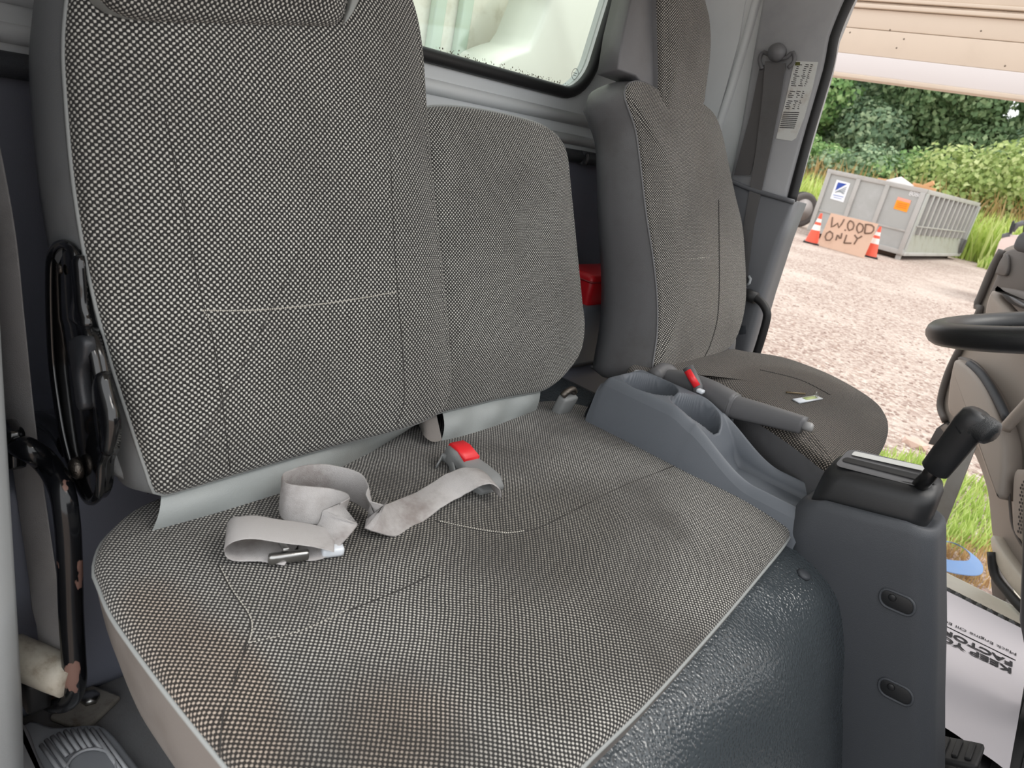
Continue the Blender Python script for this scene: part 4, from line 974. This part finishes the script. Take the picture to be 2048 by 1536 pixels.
for a in (.25, DL-.5):
    part('roller', tube([dpt(a, .2, GZ+.10), dpt(a, DW-.2, GZ+.10)], .095, n=14), plain('roller_rust', S(96, 80, 68), .8), dp_)
part('front_leg', dbox(.02, .14, .04, .16, GZ, zb), dm2, dp_, smooth=False)
def fpt(b, z, a=-.012): return dpt(a, b, z)
sgn = part('company_plate', prism([fpt(DW-.34, zt-.16), fpt(DW-.74, zt-.18), fpt(DW-.74, zt-.72), fpt(DW-.34, zt-.70)], -fx, .006), plain('plate_white', S(236, 238, 242), .5), dp_, smooth=False, label='white plate with blue emblem')
part('emblem', prism([fpt(DW-.40, zt-.22, -.015), fpt(DW-.66, zt-.22, -.015), fpt(DW-.40, zt-.46, -.015)], -fx, .002), plain('emblem_blue', S(44, 74, 160), .5), sgn, smooth=False)
part('emblem_swirl', join(*[tube([fpt(DW-.42-.04*k, zt-.50+.02*k, -.016), fpt(DW-.55-.03*k, zt-.40-.03*k, -.016), fpt(DW-.68, zt-.30-.06*k, -.016)], .014, n=5, res=8) for k in range(4)]), plain('emblem_grey', S(150, 160, 166), .5), sgn)
part('print_line', join(box(fpt(DW-.54, zt-.58, -.015), (.004, .30, .03), RD), box(fpt(DW-.54, zt-.64, -.015), (.004, .24, .02), RD)), plain('print_blue', S(150, 164, 200), .5), sgn, smooth=False)
orl = part('orange_plate', prism([fpt(.66, zt-.26), fpt(.30, zt-.28), fpt(.30, zt-.60), fpt(.66, zt-.58)], -fx, .006), plain('orange', S(250, 150, 20), .5), dp_, smooth=False, label='orange warning plate')
part('plate_header', prism([fpt(.66, zt-.26, -.015), fpt(.30, zt-.28, -.015), fpt(.30, zt-.36, -.015), fpt(.66, zt-.34, -.015)], -fx, .003), plain('header_pink', S(236, 160, 140), .5), orl, smooth=False)
part('print_line', join(*[box(fpt(.48, zt-.41-.05*k, -.015), (.004, .26, .018), RD) for k in range(3)]), plain('print_orange', S(214, 110, 10), .5), orl, smooth=False)
text_mesh('8080', .16, plain('stencil_white', S(232, 232, 232), .6), fpt(.42, zt-.16, -.02), -fy, (0, 0, 1), dp_, 'stencil_number', .002)
# debris heaped in the dumpster
wood = plain('fresh_wood', S(214, 160, 112), .7, grain=30, grain_s=.2)
dbs = [((1790, 366), (1822, 372), 'bent orange-brown plank sticking out of the dumpster middle'), ((1838, 378), (1868, 365), 'slanted timber offcut above the ribbed dumpster side'), ((1866, 366), (1871, 382), 'short upright timber offcut at right end of dumpster load')]
for (p, q, lb_) in dbs:
    a, b = XP(*p, 23.6), XP(*q, 23.6)
    a.z = min(a.z, 1.25)
    b_ = (b-a).normalized(); a2_ = a-b_*.5
    part('timber', box((a2_+b)/2, ((b-a2_).length, .10, .12), (b-a2_).to_track_quat('X', 'Z').to_matrix(), bev=.01), wood, label=lb_, cat='timber', group='timber in the dumpster')
bgp = XP(1798, 366, 23.4)
part('white_bag', ([bgp+V((v.x*.35, v.y*.42*(1+.1*sin(7*v.x)), -.12+v.z*.30)) for v in IV], IF), plain('bag_white', S(218, 210, 206), .6), label='crumpled white sack on top of the dumpster load', cat='sack')
# plywood sign
psg = thing('plywood_sign', ZP(1680, 503, GZ), 'plywood board reading WOOD ONLY leaning against the dumpster', 'sign')
BLp, BRp = ZP(1634, 491, GZ), ZP(1727, 517, GZ)
pn = (BRp-BLp).cross(V((0, 0, 1))).normalized()
if pn.x > 0: pn = -pn
pn = (pn+V((0, 0, .22))).normalized()
pl = lambda px, py, l=0.0: onp(px, py, BLp+pn*l, pn)
part('board', prism([pl(1634, 490), pl(1662, 426), pl(1757, 448), pl(1727, 516)], pn, .02), plain('plywood', S(206, 172, 150), .75, grain=12, grain_s=.2, dirt=S(180, 146, 124), dirt_amt=.5, dirt_scale=3), psg, smooth=False)
def wz(x, y): return (1580+x/5.12, 320+y/5.12)
strokes = [[(436, 585), (426, 700), (482, 640), (503, 695), (556, 605)], [(612, 622), (588, 668), (606, 722), (648, 700), (652, 645), (616, 620)], [(706, 648), (682, 694), (700, 746), (742, 724), (750, 672), (710, 646)], [(776, 660), (764, 748)], [(768, 660), (832, 664), (862, 700), (832, 748), (764, 750)],
           [(412, 728), (372, 755), (360, 805), (392, 828), (430, 800), (436, 752), (408, 730)], [(470, 822), (490, 762), (514, 812), (532, 750)], [(580, 768), (552, 850)], [(552, 850), (628, 852)], [(662, 768), (692, 802), (738, 778)], [(692, 802), (656, 862)], [(560, 715), (570, 722)]]
for s_ in strokes:
    part('painted_stroke', tube([pl(*wz(*p), .004) for p in s_], .019, n=6, res=8) if len(s_) > 2 else tube([pl(*wz(*p), .004) for p in s_], .019, n=6), plain('brown_paint', S(112, 88, 74), .8) if 'brown_paint' not in MATS else MATS['brown_paint'], psg)
# cones
def cone(loc, label):
    c = thing('traffic_cone', loc, label, 'traffic cone', 'cones beside the plywood sign')
    L = V(loc); H = .80
    part('base', box(L+V((0, 0, .02)), (.40, .40, .04), Matrix.Rotation(.3, 3, 'Z'), bev=.01), rubber, c)
    org = MATS.get('cone_orange') or plain('cone_orange', S(232, 92, 66), .5); wh = MATS.get('cone_white') or plain('cone_white', S(238, 228, 220), .4)
    for z0, z1, mt, nm in ((.04, .36, org, 'body'), (.36, .50, wh, 'reflective_collar'), (.50, .57, org, 'body_band'), (.57, .66, wh, 'reflective_collar'), (.66, .80, org, 'tip')):
        r = lambda z: .155*(1-z/.80)+.026
        part(nm, lathe([(r(z0), z0), (r(z1), z1)], L, (0, 0, 1), 20), mt, c, auto=40)
    return c
cone(ZP(1622, 487, GZ), 'orange traffic cone with white bands left of the plywood sign')
cone(ZP(1738, 514, GZ), 'orange traffic cone with white bands right of the plywood sign')
# wheel at the left behind the pillar
def wheel(c, ax_, R_, W_, label, name='lorry_tyre'):
    t = thing(name, V((c.x, c.y, GZ)), label, 'wheel')
    prof = [(R_*.62, -W_*.42), (R_*.80, -W_*.5), (R_*.95, -W_*.46), (R_, -W_*.30), (R_, W_*.30), (R_*.95, W_*.46), (R_*.80, W_*.5), (R_*.62, W_*.42)]
    part('rubber_casing', lathe(prof, c, ax_, 32), plain('tyre_grey', S(96, 90, 88), .8) if 'tyre_grey' not in MATS else MATS['tyre_grey'], t)
    for k in range(-2, 3): part('tread_groove', tube([c+V(ax_).normalized()*k*W_*.11+(V((0, 0, 1))*cos(a)+V(ax_).normalized().cross(V((0, 0, 1)))*sin(a))*R_ for a in [i*pi/16 for i in range(32)]], .008, n=5, closed=True), rubber, t)
    rm = MATS.get('rim_grey') or plain('rim_grey', S(186, 178, 176), .45)
    r_ = part('rim', lathe([(R_*.63, W_*.44), (R_*.58, W_*.30), (R_*.40, W_*.18), (R_*.20, W_*.20), (R_*.18, W_*.40), (.002, W_*.40)], c, ax_, 28), rm, t)
    return t
wc = ZP(1592, 448, GZ); wc = V((wc.x, wc.y, GZ+.52)); wc = wc+V((0, 0, 0))
wheel(V((24.5, XP(1603, 415, 24.5).y, GZ+.56)), (-.55, -.83, 0), .56, .30, 'grey truck wheel standing at the yard edge behind the driver pillar')
# parked pickup behind the open door
pu = thing('parked_truck', ZP(2000, 560, GZ), 'pale parked truck with dark mirror, half hidden behind the open driver door', 'truck')
pxx = 17.0
def pk_(px, py, x=pxx): return XP(px, py, x)
part('body', prism(catmull([pk_(*p) for p in ((2004, 474), (2030, 470), (2120, 480), (2140, 580), (1990, 560), (1984, 530), (1992, 500))], 40), (-1, 0, 0), 1.6, bev=.05), plain('body_pink_white', S(222, 200, 192), .4), pu)
part('tail_lamp', prism([pk_(*p, pxx-.02) for p in ((1988, 512), (1996, 510), (1994, 524), (1986, 522))], (-1, 0, 0), .05, bev=.008), plain('lamp_red', S(220, 40, 30), .3), pu)
part('bumper', prism([pk_(*p, pxx-.05) for p in ((1982, 526), (2010, 532), (2100, 560), (2100, 575), (1978, 545))], (-1, 0, 0), .3, bev=.03), plas_grey, pu)
part('mirror', prism(catmull([pk_(*p, pxx-.1) for p in ((2018, 462), (2024, 444), (2028, 441), (2027, 455), (2022, 468))], 20), (-1, 0, 0), .1, bev=.01), plas_black, pu)
part('mirror_arm', tube([pk_(2024, 462), pk_(2034, 450), pk_(2048, 445)], .05, n=8), plas_grey, pu)
part('roof_edge', prism([pk_(*p) for p in ((2004, 468), (2020, 464), (2020, 474), (2002, 476))], (-1, 0, 0), .3, bev=.02), plas_grey, pu)
part('wheel', lathe([(.30, -.1), (.36, -.06), (.36, .06), (.30, .1)], V((pxx+.5, pk_(2010, 560).y-.3, GZ+.36)), (0, 1, 0), 20), rubber, pu)
part('antenna', tube([pk_(2046, 470), pk_(2052, 430)], .015, n=6), plas_black, pu)
part('chassis', box((pxx+.8, pk_(2060, 560).y, GZ+.35), (1.2, 1.0, .5)), rubber, pu, smooth=False)

# ================================================================== plants
def leaf_mat(name, c1, c2, c3):
    nb = NB(name); g = nb.n('NewGeometry'); r = nb.n('ValToRGB'); r.color_ramp.elements[0].color = c1; r.color_ramp.elements[1].color = c3
    e = r.color_ramp.elements.new(.5); e.color = c2
    nb.l(g.outputs['Random Per Island'], r.inputs[0]); nb.l(r.outputs[0], nb.b.inputs['Base Color']); nb.b.inputs['Roughness'].default_value = .6; nb.b.inputs['Specular IOR Level'].default_value = .2
    nb.b.inputs['Subsurface Weight'].default_value = 0
    tl_ = nb.n('BsdfTranslucent'); nb.l(r.outputs[0], tl_.inputs[0]); mx_ = nb.n('MixShader'); mx_.inputs[0].default_value = .35
    nb.l(nb.b.outputs[0], mx_.inputs[1]); nb.l(tl_.outputs[0], mx_.inputs[2]); nb.l(mx_.outputs[0], nb.t.nodes['Material Output'].inputs[0]); return nb.m
lm = [leaf_mat('leaf_dark', S(106, 132, 94), S(140, 166, 122), S(178, 196, 150)), leaf_mat('leaf_mid', S(108, 146, 90), S(144, 178, 114), S(186, 208, 148)), leaf_mat('leaf_light', S(142, 164, 98), S(180, 196, 126), S(216, 222, 166)), leaf_mat('leaf_blue', S(108, 134, 108), S(142, 166, 132), S(180, 196, 158))]
bark = plain('bark', S(92, 78, 64), .9)
def leaves(c, rad, n, size, rr):
    v, f = [], []
    for k in range(n):
        d = V((rr.gauss(0, 1), rr.gauss(0, 1), rr.gauss(0, 1))).normalized(); q = rr.uniform(.72, 1.05)*(1+.22*noise.noise(d*3+c))
        p = c+V((d.x*rad[0], d.y*rad[1], d.z*rad[2]))*q
        a = (d+V((rr.uniform(-1, 1), rr.uniform(-1, 1), rr.uniform(-.6, 1)))*.8).normalized(); e = a.orthogonal().normalized(); e = Matrix.Rotation(rr.uniform(0, 6.3), 3, a) @ e; g = a.cross(e); s = size*rr.uniform(.6, 1.3)
        o = len(v); v += [p-e*s, p+g*s*.7+a*s*.1, p+e*s, p-g*s*.7+a*s*.1]; f.append((o, o+1, o+2, o+3))
    return v, f
rr = random.Random(21)
def tree(x, y, h, rad, mi, label, n=15000, size=.15, trunk=True, blobs=7):
    t = thing('tree', (x, y, GZ), label, 'tree', 'rear row of trees' if x > 50 else 'trees behind the dumpster'); b = []
    if trunk: part('trunk', tube([V((x, y, GZ)), V((x+rr.uniform(-.3, .3), y, GZ+h*.4)), V((x+rr.uniform(-.5, .5), y, GZ+h*.75))], [.22, .18, .10], n=8), bark, t)
    for k in range(blobs):
        a = rr.uniform(0, 6.3); q = rr.uniform(0, .75)*rad; z = GZ+h*(.16+.72*(k+.5)/blobs); r = rad*rr.uniform(.5, .75)*(1-.35*(k/blobs))
        b.append(leaves(V((x+q*cos(a), y+q*sin(a), z)), (r, r, r*.85), n//blobs, size, rr))
    part('foliage', join(*b), lm[mi], t, smooth=False)
specs = [(41, 17.5, 9, 3.4, 1, 'tall bright green tree at far left of the tree line by pillar'), (42, 14.2, 10.5, 3.4, 3, 'tall blue-green tree behind the left end of the dumpster'), (44, 11.2, 11.5, 3.6, 0, 'tallest dark green tree behind the middle of the dumpster'), (43, 8.2, 11, 3.4, 0, 'dark green tree behind the ribbed side of the dumpster'), (44, 5.0, 11, 3.4, 3, 'blue-green tree behind the dumpster tail end'), (42, 1.6, 10.5, 3.4, 2, 'pale yellow-green tree at the right of the tree line'), (41, -1.8, 9.5, 3.3, 2, 'pale yellow-green tree above the parked truck'), (44, -5, 10, 3.4, 1, 'mid green tree at the far right beyond the door'), (44, 21, 10, 3.5, 0, 'dark tree hidden mostly by the driver pillar')]
for s_ in specs: tree(*s_)
for k in range(8): tree(51, 24-k*4.2, 13, 3.6, (0, 3)[k % 2], 'shaded tree in the rear row, seen only through gaps of the tree line', n=6000, size=.28)
bl = ['low bright green bush at left behind the truck wheel', 'low green bush behind the dumpster left corner', 'low green bush behind the white dumpster plate', 'low leafy bush behind the orange dumpster plate', 'pale low bush behind the dumpster debris', 'pale low bush right of the dumpster debris', 'pale bush behind the dumpster right end', 'broad pale bush right of the dumpster', 'broad pale bush behind the parked truck', 'bush beyond the parked truck']
for k, (x, y, h, r, mi) in enumerate(((35, 14.6, 3.6, 2.0, 1), (36, 12.6, 3.2, 1.9, 1), (35, 10.8, 3.4, 2.0, 3), (35, 9.0, 3.6, 2.0, 1), (34.5, 7.2, 4.0, 2.1, 2), (35, 5.3, 4.4, 2.2, 2), (34.5, 3.4, 4.6, 2.3, 2), (34.5, 1.4, 5.0, 2.3, 2), (34, -.8, 4.6, 2.2, 2), (34, -3.2, 4.2, 2.2, 1))):
    t = thing('bush', (x, y, GZ), bl[k], 'bush', 'bushes behind the dumpster'); b = []
    for q in range(4): b.append(leaves(V((x+rr.uniform(-.8, .8), y+rr.uniform(-.8, .8), GZ+h*(.2+.17*q))), (r*.7, r*.7, h*.30), 1100, .11, rr))
    part('foliage', join(*b), lm[mi], t, smooth=False); part('stem', tube([V((x, y, GZ)), V((x, y, GZ+h*.4))], .06, n=6), bark, t)
def blades(area, n, hmin, hmax, wdt, rr):
    v, f = [], []
    for k in range(n):
        p = area(); h = rr.uniform(hmin, hmax); a = rr.uniform(0, 6.3); d = V((cos(a), sin(a), 0)); s = V((-sin(a), cos(a), 0))*wdt; ln = rr.uniform(.2, .6)*h; o = len(v)
        v += [p-s, p+s, p+d*ln*.4+s*.8+V((0, 0, h*.6)), p+d*ln*.4-s*.8+V((0, 0, h*.6)), p+d*ln+V((0, 0, h))]; f += [(o, o+1, o+2, o+3), (o+3, o+2, o+4)]
    return v, f
tg_m = leaf_mat('tall_grass', S(164, 188, 92), S(196, 212, 118), S(226, 232, 166)); dry = leaf_mat('dry_stalks', S(190, 160, 110), S(206, 178, 132), S(176, 140, 100))
def ar1(): return V((rr.uniform(29.5, 33.5), rr.uniform(-4, 17), GZ))
tag(part('tall_grass', blades(ar1, 9000, .7, 1.9, .035, rr), tg_m, smooth=False, label='tall yellow-green grass along the yard edge behind the dumpster', cat='grass'), kind='stuff')
tag(part('dry_weeds', blades(lambda: V((rr.uniform(32.5, 33.8), rr.uniform(-3, 16), GZ+1.1)), 900, .6, 1.6, .04, rr), dry, smooth=False, label='tan dry weed tops among the tall grass', cat='weeds'), kind='stuff')
sg_m = leaf_mat('short_grass', S(146, 174, 84), S(180, 204, 108), S(212, 222, 150))
def ar2():
    while True:
        q = ZP(rr.uniform(1690, 1990), rr.uniform(915, 1130), GZ); lim = 950+(q.y*0)
        n_ = noise.noise(q*1.6)
        if n_ > -.05 and q.x > 2.55 and q.x < 5.4 and abs((q.y-.5)-.15*(q.x-3)) < .8: return q+V((rr.gauss(0, .03), rr.gauss(0, .03), 0))
tag(part('grass_tufts', blades(ar2, 2500, .04, .12, .0045, rr), sg_m, smooth=False, label='short bright grass growing beside the driver step', cat='grass'), kind='stuff')
tag(part('verge_grass', blades(lambda: V((rr.uniform(27.5, 30.5), rr.uniform(-3, 3.8), GZ)), 4000, .15, .45, .03, rr), sg_m, smooth=False, label='short green verge right of the dumpster', cat='grass'), kind='stuff')
def ar3():
    q = ZP(rr.uniform(1868, 1985), rr.uniform(1085, 1180), GZ); return q
tag(part('dry_grass', blades(ar3, 420, .03, .09, .004, rr), dry, smooth=False, label='dry straw-coloured grass inside and around the blue strap', cat='grass'), kind='stuff')
# blue strap loop on the ground
bs = thing('blue_strap', ZP(1905, 1110, GZ), 'loop of faded blue webbing lying on the dry grass outside', 'strap')
bpts = [(1866, 1086), (1895, 1084), (1925, 1096), (1950, 1118), (1948, 1136), (1915, 1136), (1880, 1128), (1856, 1116), (1850, 1098)]
P = catmull([ZP(*p, GZ+.10) for p in bpts], 60); P.append(P[0]); cen = sum(P, V())/len(P)
rg = []
for p in P:
    o_ = (p-cen); o_.z = 0; o_.normalize(); rg.append([p-o_*.035+V((0, 0, .02)), p+o_*.035-V((0, 0, .01)), p+o_*.035-V((0, 0, .014)), p-o_*.035+V((0, 0, .016))])
part('webbing', rings_mesh(rg), plain('faded_blue', S(104, 132, 172), .7, grain=300, grain_s=.3, dirt=S(86, 128, 180), dirt_amt=.6, dirt_scale=8), bs, auto=40)
